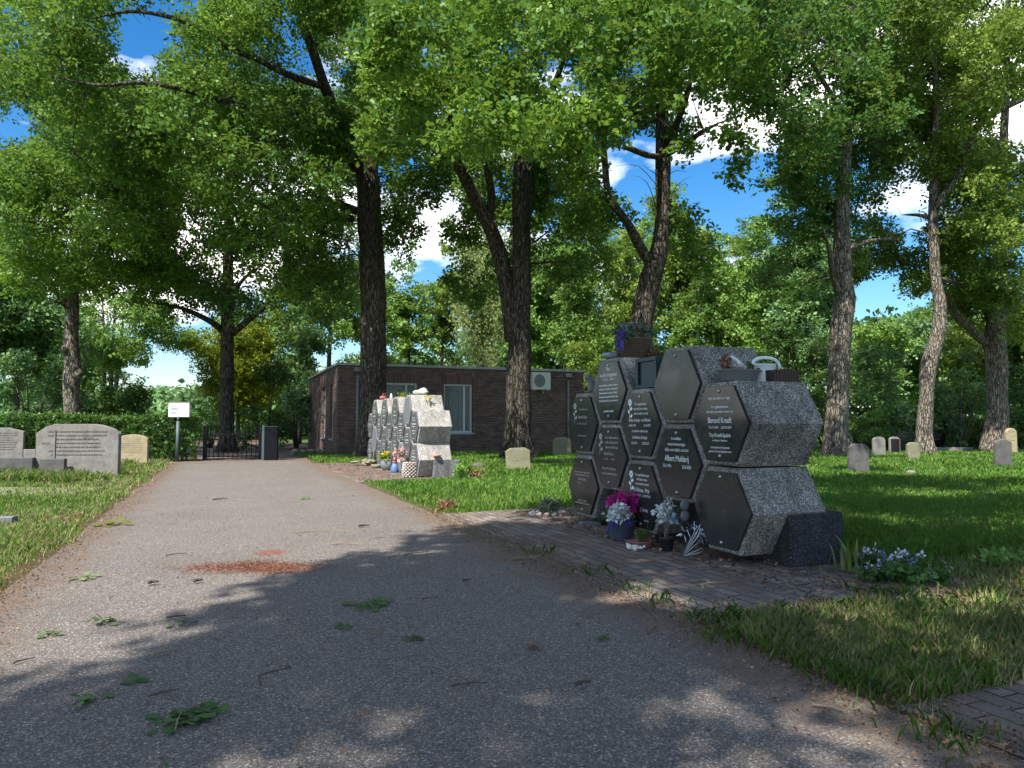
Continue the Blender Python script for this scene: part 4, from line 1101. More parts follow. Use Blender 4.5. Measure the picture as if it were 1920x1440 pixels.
tag(MB().box(-1.2, 1.2, -.1, .1, 0, .14, .01).build('stone_kerb', M['stone_grey'], None, G(1768, 845)), 'pale stone kerb in front of the square black gravestone', 'kerb').rotation_euler = (0, 0, -YAW)
b = MB(); b.blob((0, 0, .03), .12, .09, .06, 10, 6, .4, 9)
tag(b.build('field_stone', M['stone_grey'], None, G(1708, 889)), 'small round stone lying in the shaded right lawn', 'stone')
b = MB(); b.blob((0, 0, .06), .22, .14, .1, 10, 6, .4, 4)
tag(b.build('field_stone', M['stone_dark'], None, G(897, 880)), 'dark low stone in the grass beside the mossy headstone', 'stone')
b = MB(); [b.blob((rnd.uniform(-.5, .5), rnd.uniform(-.2, .2), rnd.uniform(.03, .14)), rnd.uniform(.1, .18), .1, .07, 8, 5, .5, k) for k in range(12)]
t = empty('rock_pile', G(578, 853), 0, 'pile of brown rocks at the corner of the brick building', 'rocks'); b.build('rocks', M['stone_moss'], t)

# ------------------------------------------------------------------ hedges
def hedge(name, a, bb, h, w, n, size, mat, label, top_var=.06):
    a, bb = Vector(a), Vector(bb); d = bb - a; L = d.length; u = d / L; nrm = Vector((-u.y, u.x, 0))
    g = np.random.default_rng(int(abs(a.x * 50)))
    t = empty(name, a, 0, label, 'hedge')
    s_ = g.uniform(0, L, n); f = g.uniform(0, 1, n); z = g.uniform(0, 1, n) * h; k = np.where(f < .42, -w / 2, np.where(f < .6, w / 2, 0))
    top = f >= .6; k = np.where(top, g.uniform(-w / 2, w / 2, n), k); z = np.where(top, h + top_var * np.sin(s_ * 2.1) * .6 + np.abs(g.normal(size=n)) * .05, z)
    k = k + g.normal(size=n) * .07
    P = np.stack([u.x * s_ + nrm.x * k, u.y * s_ + nrm.y * k, z], 1)
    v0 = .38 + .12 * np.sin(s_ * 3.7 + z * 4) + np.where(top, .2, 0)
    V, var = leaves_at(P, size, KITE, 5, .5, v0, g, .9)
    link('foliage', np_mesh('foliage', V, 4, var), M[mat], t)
    b = MB()
    for q in np.arange(.2, L, .45):
        p = u * float(q); b.tube([p, p + Vector((rnd.uniform(-.1, .1), rnd.uniform(-.05, .05), h * .5)), p + Vector((rnd.uniform(-.2, .2), rnd.uniform(-.1, .1), h * .92))], [.025, .018, .006], 5)
    b.build('stems', M['bark_thin'], t)
    c = MB(); ang = math.atan2(u.y, u.x)
    for q in np.arange(.15, L, .16):
        for _ in range(3):
            p = u * float(q) + nrm * rnd.uniform(-w * .3, w * .3); c.tube([p + Vector((0, 0, rnd.uniform(.1, h * .6))), p + Vector((rnd.uniform(-.3, .3), rnd.uniform(-.3, .3), h * rnd.uniform(.6, 1)))], .006, 3)
    c.build('twigs', M['bark_thin'], t)
    return t
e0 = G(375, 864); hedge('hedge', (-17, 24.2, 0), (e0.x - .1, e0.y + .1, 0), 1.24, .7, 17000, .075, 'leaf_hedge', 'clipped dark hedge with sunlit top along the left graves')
h0, h1 = G(1560, 838), G(1990, 838)
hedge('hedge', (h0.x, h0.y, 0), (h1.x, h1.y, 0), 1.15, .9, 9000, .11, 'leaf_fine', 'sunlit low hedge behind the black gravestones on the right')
def bush(px, Z, y_top, half, mat, label, size=.13, name='bush', n=None, base=0.0, v=.45, dens=.8):
    p = PZ(px, 800, Z); h = PZ(px, y_top, Z).z; w = half / F * Z
    t = empty(name, (p.x, p.y, 0), 0, label, 'bush')
    g = random.Random(int(px * 7 + Z)); cl = []; nn = n or int(8 + 6 * w * h / 4)
    for _ in range(nn):
        a = g.uniform(0, 6.283); q = g.uniform(0, 1) ** .5; zz = g.uniform(.06, 1)
        rr = w * (1 - .55 * zz ** 2) * q
        cl.append(((p.x + rr * math.cos(a), p.y + rr * math.sin(a), base + zz * (h - base)), g.uniform(.45, .85) * min(1.2, .35 + w * .28)))
    foliage('foliage', cl, size, M[mat], t, (p.x, p.y, 0), KITE, dens, 5, np.random.default_rng(int(px) + 3000), .8, v, .14)
    b = MB()
    for c, r in cl[::2]:
        e = Vector(c) - Vector((p.x, p.y, 0)); b.tube([(e.x * .1, e.y * .1, 0), (e.x * .5, e.y * .5, e.z * .6), e], [.05, .03, .01], 5)
    b.build('stems', M['bark_thin'], t)
    return t
# ------------------------------------------------------------------ trees in front
def gp(px, Z): p = PZ(px, 800, Z); return Vector((p.x, p.y, 0))
def flare(t, r):  # root flare
    for k in range(6):
        a = k * 1.047 + rnd.uniform(-.3, .3); d = Vector((math.cos(a), math.sin(a), 0))
        b = t.base
        t.mb.tube([d * r * .55 + Vector((0, 0, .75)), d * r * .82 + Vector((0, 0, .32)), d * r * 1.12 + Vector((0, 0, .06)), d * r * 1.45 + Vector((0, 0, -.08))], [r * .3, r * .36, r * .3, r * .15], 8, True, .15)

def wall_shade(t, n, x0, x1):
    # leaf clumps that keep the front of the building in the shade
    k = 0
    for _ in range(n * 30):
        if k >= n: break
        w = Vector((rnd.uniform(x0, x1), 25.8, rnd.uniform(.2, 3.2))); h = rnd.uniform(5.5, 11); p = w + TO_SUN * ((h - w.z) / TO_SUN.z); r = rnd.uniform(.55, .9)
        if in_hole(p, r) or lights_up(p, r * .5): continue
        t.cl.append((p, r)); k += 1
T = {}
# big left oak
t = Tree('oak_tree', gp(699, 23.8), 'thickest oak with long left limbs in front of the brick building', group='mature oaks'); Z = 23.8
t.traced([(699, 862, 66), (699, 830, 58), (700, 720, 50), (700, 600, 48), (697, 480, 46), (692, 380, 46), (688, 300, 42), (694, 200, 30), (700, 100, 22), (712, -60, 16), (720, -250, 12)], Z, 20, .14)
flare(t, .5)
t.traced([(680, 330, 26), (650, 280, 24, -1), (628, 215, 22, -2), (605, 150, 20, -3), (585, 90, 18, -3.5), (560, 20, 16, -4), (540, -80, 12, -5)], Z)
t.traced([(668, 395, 16), (640, 385, 16, -.5), (590, 380, 15, -1.2), (550, 400, 14, -1.8), (510, 440, 12, -2.4), (470, 465, 9, -3), (420, 478, 6, -3.4)], Z)
t.traced([(660, 410, 14), (620, 405, 13, .5), (570, 395, 12, 1), (530, 370, 9, 1.5), (480, 350, 6, 2)], Z)
t.traced([(600, 160, 14, -3), (540, 140, 13, -4), (480, 110, 12, -4.8), (430, 90, 11, -5.5), (370, 50, 10, -6), (310, 30, 8, -6.3), (240, 22, 6, -6.5), (150, 40, 4, -7)], Z)
t.traced([(640, 260, 12, -1), (560, 215, 11, -3), (470, 200, 10, -4.5), (400, 185, 10, -5.5), (330, 165, 9, -6.5), (260, 155, 8, -7), (180, 160, 6, -7.4), (90, 140, 4, -7.8)], Z)
t.traced([(690, 300, 14), (640, 285, 11, -1.5), (720, 285, 10, -2), (790, 275, 8, -2.5), (850, 262, 5, -3)], Z)
t.traced([(700, 250, 18), (735, 150, 15, 1), (770, 60, 12, 2), (800, -60, 8, 3)], Z)
t.zone(0, 640, -90, 130, 17, 29, 80, .75, 1.25); t.zone(-60, 620, 130, 330, 17, 29, 72, .75, 1.2); t.zone(0, 450, 310, 440, 19, 25, 20, .7, 1.0); t.zone(350, 640, 290, 520, 20, 25, 14, .7, 1)
t.zone(640, 800, -60, 260, 19, 28, 28, .7, 1.1); t.zone(715, 850, 230, 470, 22.5, 27, 26, .5, .9); t.zone(40, 1000, -500, -80, 19, 29, 12, 1.0, 1.5)
wall_shade(t, 26, 4.0, 8.5)
t.finish('leaf_oak', .122, KITE, .62)
T[1] = t
# forked oak
t = Tree('oak_tree', gp(972, 22.3), 'forked oak with two dark trunks behind the mossy headstone', group='mature oaks'); Z = 22.3
t.traced([(970, 866, 70), (970, 840, 58), (971, 780, 50), (973, 700, 46), (975, 620, 42), (977, 560, 36), (978, 480, 34), (978, 400, 36), (980, 330, 38), (982, 270, 34), (985, 180, 26), (990, 80, 20), (1000, -60, 14), (1010, -240, 10)], Z, 20, .14)
flare(t, .48)
t.traced([(962, 640, 34), (955, 570, 32), (940, 490, 30), (925, 440, 27, -.3), (905, 400, 25, -.6), (885, 360, 23, -1), (862, 315, 21, -1.5), (850, 280, 18, -2), (845, 200, 14, -3), (835, 110, 10, -4)], Z, 14)
t.traced([(915, 415, 16, -.5), (922, 370, 16, -.6), (915, 320, 15, -1), (918, 280, 14, -1.4), (888, 275, 14, -2), (880, 245, 13, -2.5), (905, 215, 12, -3), (930, 180, 10, -3.6), (950, 120, 7, -4.5)], Z, 10)
t.traced([(850, 300, 14, -1.6), (820, 285, 12, -2), (790, 262, 8, -2.4)], Z, 8)
t.traced([(985, 250, 16), (1030, 180, 13, -1), (1060, 100, 11, -2), (1075, 40, 9, -3)], Z, 8)
t.zone(705, 1120, 20, 285, 13.5, 19.5, 50, .6, .95); t.zone(840, 1130, -60, 60, 16, 24, 14, .8, 1.2); t.zone(1000, 1140, 220, 530, 20, 26, 30, .6, 1.0); t.zone(830, 1000, 250, 400, 23, 27, 12, .5, .8); t.zone(730, 870, 60, 260, 15, 20, 8, .6, .9)
t.zone(700, 1250, -450, -60, 19, 28, 9, 1.0, 1.4); t.zone(860, 1010, 260, 400, 22, 25, 6, .5, .8)
wall_shade(t, 26, 8, 13.6)
t.finish('leaf_oak', .145, LOBE, .68, v=.5)
T[2] = t
# leaning oak behind the near wall
t = Tree('oak_tree', gp(1196, 19.5), 'leaning oak with crooked trunk rising behind the shaded urn wall', group='mature oaks'); Z = 19.5
t.traced([(1190, 880, 60), (1194, 760, 50), (1200, 640, 44), (1207, 580, 42), (1220, 520, 40), (1234, 480, 36), (1241, 430, 30), (1243, 370, 28), (1243, 300, 28), (1242, 220, 24), (1240, 120, 18), (1245, 0, 13), (1250, -200, 8)], Z, 18, .14)
t.traced([(1222, 500, 20), (1200, 462, 19, -.3), (1180, 425, 17, -.6), (1160, 395, 15, -.9), (1143, 375, 14, -1.1), (1137, 340, 13, -1.3), (1133, 290, 12, -1.6), (1125, 240, 10, -2), (1110, 180, 7, -2.6)], Z, 10)
t.traced([(1242, 295, 12), (1210, 290, 12, -1), (1180, 278, 11, -1.5), (1165, 278, 9, -2)], Z, 8)
t.traced([(1250, 290, 12), (1280, 272, 11, -1), (1320, 245, 9, -2), (1360, 225, 6, -2.6)], Z, 8)
t.traced([(1248, 270, 14), (1270, 230, 13, -1), (1290, 170, 12, -2), (1310, 80, 9, -3)], Z, 8)
for q in range(9):   # dead twigs
    a = (rnd.choice([1, 0]) * 75 + rnd.uniform(1150, 1225), rnd.uniform(290, 420)); t.traced([(1240 + rnd.uniform(-6, 6), a[1] + rnd.uniform(0, 60), 2.0, -.1), ((a[0] + 1240) / 2, a[1] - 10, 1.6, -.5), (a[0], a[1] - rnd.uniform(0, 50), 1, -.9)], Z, 3, 0)
t.zone(1090, 1420, -50, 235, 13.5, 20, 46, .6, 1.0); t.zone(1080, 1175, 240, 420, 17, 21, 11, .5, .75); t.zone(1265, 1345, 340, 520, 19.5, 22, 6, .5, .75)
t.zone(1330, 1440, 245, 300, 15, 17, 5, .28, .4, False); t.zone(1370, 1440, 310, 370, 15.5, 16.5, 4, .2, .3, False); t.zone(1050, 1500, -450, -50, 18, 26, 8, 1.0, 1.4); t.zone(1255, 1300, 230, 300, 17, 20, 3, .4, .55, False); t.zone(1150, 1420, 60, 250, 19, 23, 18, .6, .95)
t.finish('leaf_oak', .145, LOBE, .68, v=.47)
T[3] = t
# straight oak on the right lawn
t = Tree('oak_tree', gp(1572, 24.3), 'tall straight oak with flared pale base on the right lawn', group='mature oaks', bark='bark_grey'); Z = 24.3
t.traced([(1566, 862, 52), (1567, 835, 46), (1570, 760, 40), (1573, 680, 38), (1578, 600, 38), (1584, 560, 38), (1580, 520, 34), (1578, 470, 32), (1579, 400, 28), (1580, 340, 26), (1583, 280, 25), (1590, 200, 22), (1605, 130, 20), (1625, 60, 17), (1640, -60, 12), (1650, -250, 8)], Z, 18, .14)
flare(t, .42)
t.traced([(1578, 560, 14), (1562, 520, 12, -.5), (1555, 470, 9, -1.2), (1540, 420, 6, -2)], Z, 8)
t.traced([(1585, 470, 10), (1620, 455, 9, .3), (1660, 448, 7, .6), (1700, 452, 4, 1)], Z, 8)
t.traced([(1582, 230, 12), (1560, 180, 10, -2), (1530, 130, 8, -4), (1500, 60, 6, -5.5)], Z, 8)
t.traced([(1600, 150, 12), (1560, 90, 10, -3), (1510, 60, 8, -5)], Z, 8)
t.zone(1390, 1620, -60, 300, 15.5, 24, 56, .7, 1.1); t.zone(1600, 1720, -60, 280, 18, 26, 18, .7, 1.1); t.zone(1440, 1575, 280, 570, 21, 26, 22, .65, 1.0); t.zone(1585, 1660, 300, 470, 23, 26, 6, .5, .8); t.zone(1420, 1640, 60, 300, 20, 27, 18, .7, 1.0)
t.zone(1350, 1900, -450, -60, 20, 30, 9, 1.1, 1.5)
t.finish('leaf_oak_dark', .125, KITE, .7, v=.52)
# curved tree
t = Tree('oak_tree', gp(1733, 25.5), 'slender tree with kinked trunk and curved right limb behind the shield shaped headstone', group='mature oaks', bark='bark_grey'); Z = 25.5
t.traced([(1733, 858, 32), (1734, 800, 28), (1737, 740, 26), (1741, 690, 28), (1752, 650, 28), (1762, 610, 25), (1763, 570, 22), (1756, 530, 20), (1752, 480, 18), (1750, 400, 17), (1752, 320, 14), (1755, 200, 11), (1750, 80, 8), (1745, -80, 6)], Z, 14, .14)
flare(t, .3)
t.traced([(1750, 395, 14), (1775, 360, 14, -.3), (1800, 325, 13, -.6), (1815, 280, 13, -1), (1830, 240, 12, -1.3), (1860, 215, 11, -1.7), (1900, 195, 10, -2), (1960, 170, 7, -2.5)], Z, 10)
t.traced([(1750, 410, 8), (1720, 403, 7, .3), (1690, 403, 5, .6)], Z, 8)
t.traced([(1756, 520, 8), (1790, 530, 7, .5), (1830, 545, 5, 1)], Z, 8)
t.zone(1610, 1960, -60, 260, 22, 29, 66, .7, 1.1); t.zone(1640, 1900, 260, 560, 23, 28, 52, .6, 1.0); t.zone(1600, 1700, 430, 540, 24, 28, 9, .5, .8); t.zone(1650, 2000, -400, -60, 25, 30, 6, 1.0, 1.4)
t.finish('leaf_fine', .13, KITE, .95, v=.45)
# thick pale tree at right
t = Tree('oak_tree', gp(1869, 28), 'thick pale trunked tree with low left branch at the right edge', group='mature oaks', bark='bark_grey'); Z = 28
t.traced([(1864, 852, 52), (1867, 820, 44), (1870, 760, 36), (1869, 700, 36), (1866, 640, 38), (1870, 590, 30), (1872, 540, 26), (1874, 470, 22), (1877, 380, 19), (1880, 300, 16), (1885, 200, 13), (1890, 60, 9), (1895, -80, 6)], Z, 16, .14)
flare(t, .42)
t.traced([(1852, 645, 16), (1832, 630, 15, -.2), (1805, 600, 14, -.4), (1780, 570, 13, -.6), (1765, 545, 10, -.8), (1740, 520, 7, -1)], Z, 10)
t.traced([(1875, 480, 14), (1890, 455, 13, -.4), (1912, 430, 12, -.8), (1950, 400, 9, -1.2)], Z, 10)
t.traced([(1874, 420, 10), (1850, 390, 9, .3), (1820, 350, 7, .6)], Z, 8)
t.traced([(1862, 620, 12), (1850, 590, 10, .5), (1838, 555, 7, 1)], Z, 8)
t.zone(1690, 1990, 60, 420, 26, 32, 52, .7, 1.15); t.zone(1780, 2020, 400, 620, 26, 32, 26, .6, 1.05); t.zone(1760, 2080, -300, 120, 26, 33, 14, 1.0, 1.4)
t.finish('leaf_fine', .135, KITE, .95, v=.52)
# trees at left behind the hedge
t = Tree('oak_tree', gp(135, 26), 'knotty trunked oak rising behind the left hedge', group='mature oaks', bark='bark_grey'); Z = 26
t.traced([(137, 860, 34), (136, 790, 28), (134, 730, 28), (136, 690, 29), (133, 640, 26), (136, 570, 22), (140, 500, 18), (143, 430, 14), (146, 330, 10), (150, 200, 7)], Z, 14, .16)
b0 = PZ(124, 655, 25.8) - t.base; t.mb.blob(b0, .16, .16, .2, 10, 7, .4, 1); b0 = PZ(147, 702, 25.8) - t.base; t.mb.blob(b0, .15, .15, .2, 10, 7, .4, 2)
t.traced([(130, 580, 14), (108, 550, 12, -.3), (85, 525, 10, -.6), (60, 495, 7, -1), (20, 460, 5, -1.5)], Z, 8)
t.traced([(138, 540, 10), (155, 480, 9, .3), (165, 420, 7, .6)], Z, 8)
t.zone(-60, 340, 140, 520, 22, 30, 66, .8, 1.2); t.zone(-60, 330, 330, 545, 23, 30, 22, .7, 1.1); t.zone(-60, 130, 400, 560, 24, 29, 12, .7, 1.0)
t.finish('leaf_oak', .13, KITE, .6, v=.52)
t = Tree('oak_tree', gp(427, 28), 'slim dark straight oak standing right behind the iron gate', group='mature oaks', bark='bark'); Z = 28
t.traced([(427, 852, 36), (426, 820, 28), (425, 740, 25), (426, 640, 24), (427, 560, 22), (428, 480, 19), (430, 380, 15), (432, 280, 11), (436, 140, 7)], Z, 14, .12)
flare(t, .32)
t.traced([(418, 620, 14), (398, 605, 12, -.4), (370, 590, 10, -.8), (330, 575, 7, -1.2), (270, 566, 4, -2)], Z, 8)
t.traced([(436, 625, 14), (460, 605, 12, .3), (490, 580, 10, .6), (520, 545, 7, 1), (550, 500, 5, 1.6)], Z, 8)
t.traced([(422, 590, 10), (405, 560, 9), (380, 530, 7, .5), (350, 510, 4, 1)], Z, 8)
t.traced([(430, 560, 9), (460, 520, 7, -.6), (500, 490, 5, -1)], Z, 8)
t.zone(280, 660, 300, 590, 24.5, 33, 84, .7, 1.15); t.zone(200, 330, 440, 560, 25, 31, 8, .6, .9); t.zone(180, 680, 120, 330, 27, 35, 60, .8, 1.25)
t.finish('leaf_oak_dark', .13, KITE, .5, v=.55)

# trees standing beside the photographer that shade the path and the near wall
t = Tree('oak_tree', (-4.6, -7.5, 0), 'oak behind the viewer whose crown shades the path', group='mature oaks')
t.limb([(-4.6, -7.5, 0, .5), (-4.5, -7.3, 3, .4), (-4.2, -6.9, 6, .33), (-3.8, -6, 9, .2), (-3.5, -5.5, 12, .1)], 12)
SHADE1 = t
t = Tree('oak_tree', (10.8, -.5, 0), 'oak out to the right whose crown shades the near lawn', group='mature oaks')
t.limb([(10.8, -.5, 0, .5), (10.6, -.3, 3, .42), (10.0, .1, 6, .35), (8.5, .8, 8.5, .22), (6.5, 1.4, 10, .12)], 12)
SHADE2 = t

def cast(gx, gy, h):   # crown point that throws its shade on ground point (gx, gy)
    k = h / TO_SUN.z; return Vector((gx + TO_SUN.x * k, gy + TO_SUN.y * k, h))
def shade_edge(x, y):  # >0 inside the shade on the ground
    return (x + 1.6) * .735 - (y - 3.25) * .68
def shade_fill(t, n, x0, x1, y0, y1, h0, h1, r0, r1, ok):
    k = 0; tries = 0
    while k < n and tries < 40 * n:
        tries += 1
        gx, gy = rnd.uniform(x0, x1), rnd.uniform(y0, y1); r = rnd.uniform(r0, r1)
        if not ok(gx, gy, r) or any(a - r * .6 < gx < b_ + r * .6 and c - r * .6 < gy < d + r * .6 for a, b_, c, d in LIT[2:4]): continue
        p = cast(gx, gy, rnd.uniform(h0, h1)); q = w2p(p)
        if q is not None and -200 < q[0] < 2120 and q[1] + r * F / q[2] > -30: continue
        t.cl.append((p, r)); k += 1
SUNSPOTS = [(1.72, 2.5, .1), (1.92, 1.92, .2), (4.6, 3.05, .4), (3.6, 2.8, .25), (-.5, 2.35, .15), (-.15, 2.0, .15), (5.7, 2.9, .5)]
rnd.seed(11)
def ok1(x, y, r):
    if any(math.hypot(x - a, y - b_) < c + r * .52 for a, b_, c in SUNSPOTS): return False
    return shade_edge(x, y) > r * .75 and x < 6.2
shade_fill(SHADE1, 210, -3.5, 6.0, -3, 9.5, 8.5, 11.5, .55, 1.0, ok1)
shade_fill(SHADE2, 62, 5.2, 15, 2.5, 14, 8, 12, .7, 1.1, lambda x, y, r: not any(math.hypot(x - a, y - b_) < c + r * .52 for a, b_, c in SUNSPOTS) and (y < 12.5))
SHADE1.finish('leaf_oak', .17, KITE, .9); SHADE2.finish('leaf_oak', .17, KITE, .9)

# ------------------------------------------------------------------ trees behind
BGL = set()
def back_tree(px, Z, ytop, half, ybot, mat, label, bark='bark_thin', size=.2, n=30, dens=.8, v=.45, trunkw=.18, name='tree', shell=.15, cr=None, droop=0.0, tm=KITE, flat=.75, stems=1):
    if 640 < px < 1700: ytop -= 85; n = int(n * 1.15)
    base = gp(px, Z); top = PZ(px, ytop, Z).z; bot = max(.5, PZ(px, ybot, Z).z); w = half / F * Z
    t = Tree(name, base, label, 'tree', 'trees behind the cemetery', bark)
    for s_ in range(stems):
        ox = rnd.uniform(-.5, .5) * (stems > 1); lean = rnd.uniform(-.6, .6) * (stems > 1) * w * .6
        t.limb([(base.x + ox * .3, base.y, 0, trunkw), (base.x + ox + rnd.uniform(-.2, .2), base.y, bot * .6 + .5, trunkw * .8), (base.x + ox + lean * .6, base.y, (bot + top) / 2, trunkw * .5), (base.x + ox + lean, base.y, top * (.66 if stems == 1 else .95), trunkw * .1)], 8, .1, .5)
    c = (base.x, base.y, (top + bot) / 2)
    r = cr or max(.55, min(1.5, w * .3))
    n = int(n * 1.9); dens *= 1.15
    t.dome(c, max(.3, w - r * .5), max(.3, (top - bot) / 2 - r * .4), n, r * .7, r * 1.15, -1.0, shell)
    t.finish(mat, size, tm, dens, flat, v + .08, .16, 3, 5, .8, droop)
    return t
back_tree(205, 46, 530, 140, 720, 'leaf_light', 'airy pale tree with several thin stems behind the left hedge', 'bark_grey', 0.17, 44, .6, stems=3, shell=.5, cr=.95)
back_tree(450, 50, 560, 118, 800, 'leaf_yellow', 'glowing yellow green tree behind the slim oak', 'bark_thin', .16, 40, .75)
back_tree(30, 36, 500, 130, 760, 'leaf_blue', 'dull green tree at the left edge behind the hedge', 'bark_grey', .19, 42)
back_tree(620, 44, 470, 100, 660, 'leaf_light', 'small tree with flat crown just left of the thickest oak trunk', 'bark_thin', .2, 26, .6)
back_tree(560, 40, 560, 60, 800, 'leaf_blue', 'narrow dark tree left of the brick building', 'bark_thin', .18, 24, .7)
back_tree(765, 46, 520, 62, 790, 'leaf_light', 'bright round tree seen between the thickest oak and the birch', 'bark_thin', .2, 28)
back_tree(830, 50, 470, 60, 760, 'leaf_fine', 'light green tree rising left of the weeping birch', 'bark_thin', .2, 30)
back_tree(905, 38, 470, 62, 720, 'leaf_birch', 'weeping birch with pale hanging foliage behind the forked oak', 'bark_grey', .15, 40, .95, droop=.9, tm=SLIM, flat=1.5, shell=.4, cr=.8)
back_tree(1010, 46, 440, 85, 800, 'leaf_light', 'bright tree behind the right trunk of the forked oak', 'bark_thin', .2, 36)
back_tree(1100, 42, 500, 80, 830, 'leaf_light', 'sunlit leafy tree behind the far end of the shaded urn wall', 'bark_thin', .19, 36)
back_tree(1165, 50, 420, 75, 800, 'leaf_fine', 'taller tree behind the leaning oak on its left', 'bark_thin', .22, 32)
back_tree(1290, 40, 345, 80, 720, 'leaf_fine', 'tall domed green tree under the open blue sky', 'bark_thin', .2, 46)
back_tree(1340, 36, 540, 85, 840, 'leaf_light', 'low bright tree directly above the urn wall blocks', 'bark_thin', .17, 40)
back_tree(1420, 44, 420, 85, 800, 'leaf_light', 'pale green tree right of the blue sky gap', 'bark_thin', .2, 40)
back_tree(1500, 38, 380, 80, 800, 'leaf_blue', 'bluish dark tree left of the straight oak', 'bark_thin', .19, 46)
back_tree(1650, 46, 585, 70, 800, 'leaf_light', 'rounded pale tree between the straight oak and the slender tree', 'bark_thin', .2, 30)
back_tree(1730, 52, 560, 90, 800, 'leaf_blue', 'hazy green tree far behind the slender tree', 'bark_thin', .22, 32)
back_tree(1820, 42, 580, 70, 820, 'leaf_fine', 'green tree between the slender and the thick right trees', 'bark_thin', .19, 32)
back_tree(1920, 42, 480, 90, 800, 'leaf_blue', 'dark tree at the right edge behind the thick trunk', 'bark_thin', .2, 40)
back_tree(2010, 38, 350, 90, 800, 'leaf_fine', 'tree at the far right rim of the wood', 'bark_thin', .2, 34)
back_tree(-90, 34, 380, 130, 760, 'leaf_blue', 'tree at the far left rim beyond the hedge', 'bark_grey', .2, 36)
back_tree(690, 60, 455, 80, 800, 'leaf_fine', 'distant tall tree glimpsed left of the weeping birch beyond the roof', 'bark_thin', .24, 34)
back_tree(960, 62, 400, 100, 800, 'leaf_fine', 'distant tall tree whose top shows between the forked oak trunks', 'bark_thin', .24, 40)
back_tree(1075, 60, 395, 90, 800, 'leaf_blue', 'distant tall tree right of the forked oak', 'bark_thin', .24, 40)
back_tree(1210, 62, 365, 85, 800, 'leaf_light', 'distant pale tree whose top shows behind the leaning oak', 'bark_thin', .24, 36)
back_tree(1390, 60, 440, 80, 800, 'leaf_fine', 'distant tree at the foot of the open blue sky', 'bark_thin', .24, 34)
back_tree(1560, 60, 400, 90, 800, 'leaf_blue', 'distant tall tree hidden partly by the straight oak', 'bark_thin', .24, 40)
back_tree(1770, 62, 470, 110, 800, 'leaf_light', 'distant pale tree seen between the slender and thick trunks', 'bark_thin', .24, 40)
back_tree(120, 52, 600, 110, 790, 'leaf_blue', 'distant tree behind the knotty trunked oak', 'bark_thin', .22, 30)
back_tree(545, 55, 480, 80, 780, 'leaf_fine', 'distant tree between the slim oak and the thickest oak', 'bark_thin', .22, 30, .6)
bush(60, 31, 660, 110, 'leaf_blue', 'dark bush above the hedge at the far left', .14)
bush(215, 34, 730, 90, 'leaf_hedge', 'dark green bush behind the hedge near the notice board', .15)
bush(320, 33, 772, 60, 'leaf_light', 'pale scrub just behind the notice board', .11, dens=.5)
bush(500, 31, 690, 55, 'leaf_hedge', 'dark bush right of the slim oak behind the cabinet', .13)
bush(556, 33, 735, 42, 'leaf_blue', 'leafy bush along the side of the brick building', .13)
bush(395, 33, 770, 45, 'leaf_light', 'light bush seen through the iron gate', .12, dens=.5)
bush(1115, 33, 630, 60, 'leaf_fine', 'green bush at the right corner of the brick building', .13)
bush(1210, 33, 690, 70, 'leaf_hedge', 'dark bush hidden behind the middle of the shaded urn wall', .14)
bush(1480, 34, 610, 70, 'leaf_hedge', 'dark rounded bush right behind the watering can', .15)
bush(1545, 36, 620, 60, 'leaf_blue', 'cool green bush left of the straight oak base', .15)
bush(1650, 33, 655, 75, 'leaf_blue', 'large glossy bush right of the straight oak', .14)
bush(1640, 31.5, 770, 32, 'leaf_light', 'small bright yellow green bush at the hedge start', .1)
bush(1725, 35, 720, 60, 'leaf_hedge', 'dark bush behind the slender tree trunk', .14)
bush(1800, 33, 660, 65, 'leaf_blue', 'tall glossy bush between the two right trunks', .14)
bush(1905, 33, 740, 60, 'leaf_hedge', 'dark bush behind the thick right trunk', .14)
# far wood
g_ = np.random.default_rng(77)
P = []
for px in range(-700, 2700, 26):
    Zf = 75 + 14 * math.sin(px * .01); top = 5.0 + 2.2 * mnoise.noise(Vector((px * .004, 0, 0))) + (4.5 if px > 650 else 0)
    b_ = gp(px, Zf)
    n = 240; P.append(np.stack([b_.x + g_.normal(size=n) * 1.6, b_.y + g_.normal(size=n) * 2.2, g_.uniform(0, 1, n) ** .8 * top * (1 + g_.normal() * .12)], 1))
P = np.concatenate(P); V, var = leaves_at(P, .55, KITE, 5, .8, .35 + .15 * np.sin(P[:, 0] * .9), g_)
tag(link('far_wood', np_mesh('far_wood', V, 4, var), M['leaf_blue']), kind='stuff')

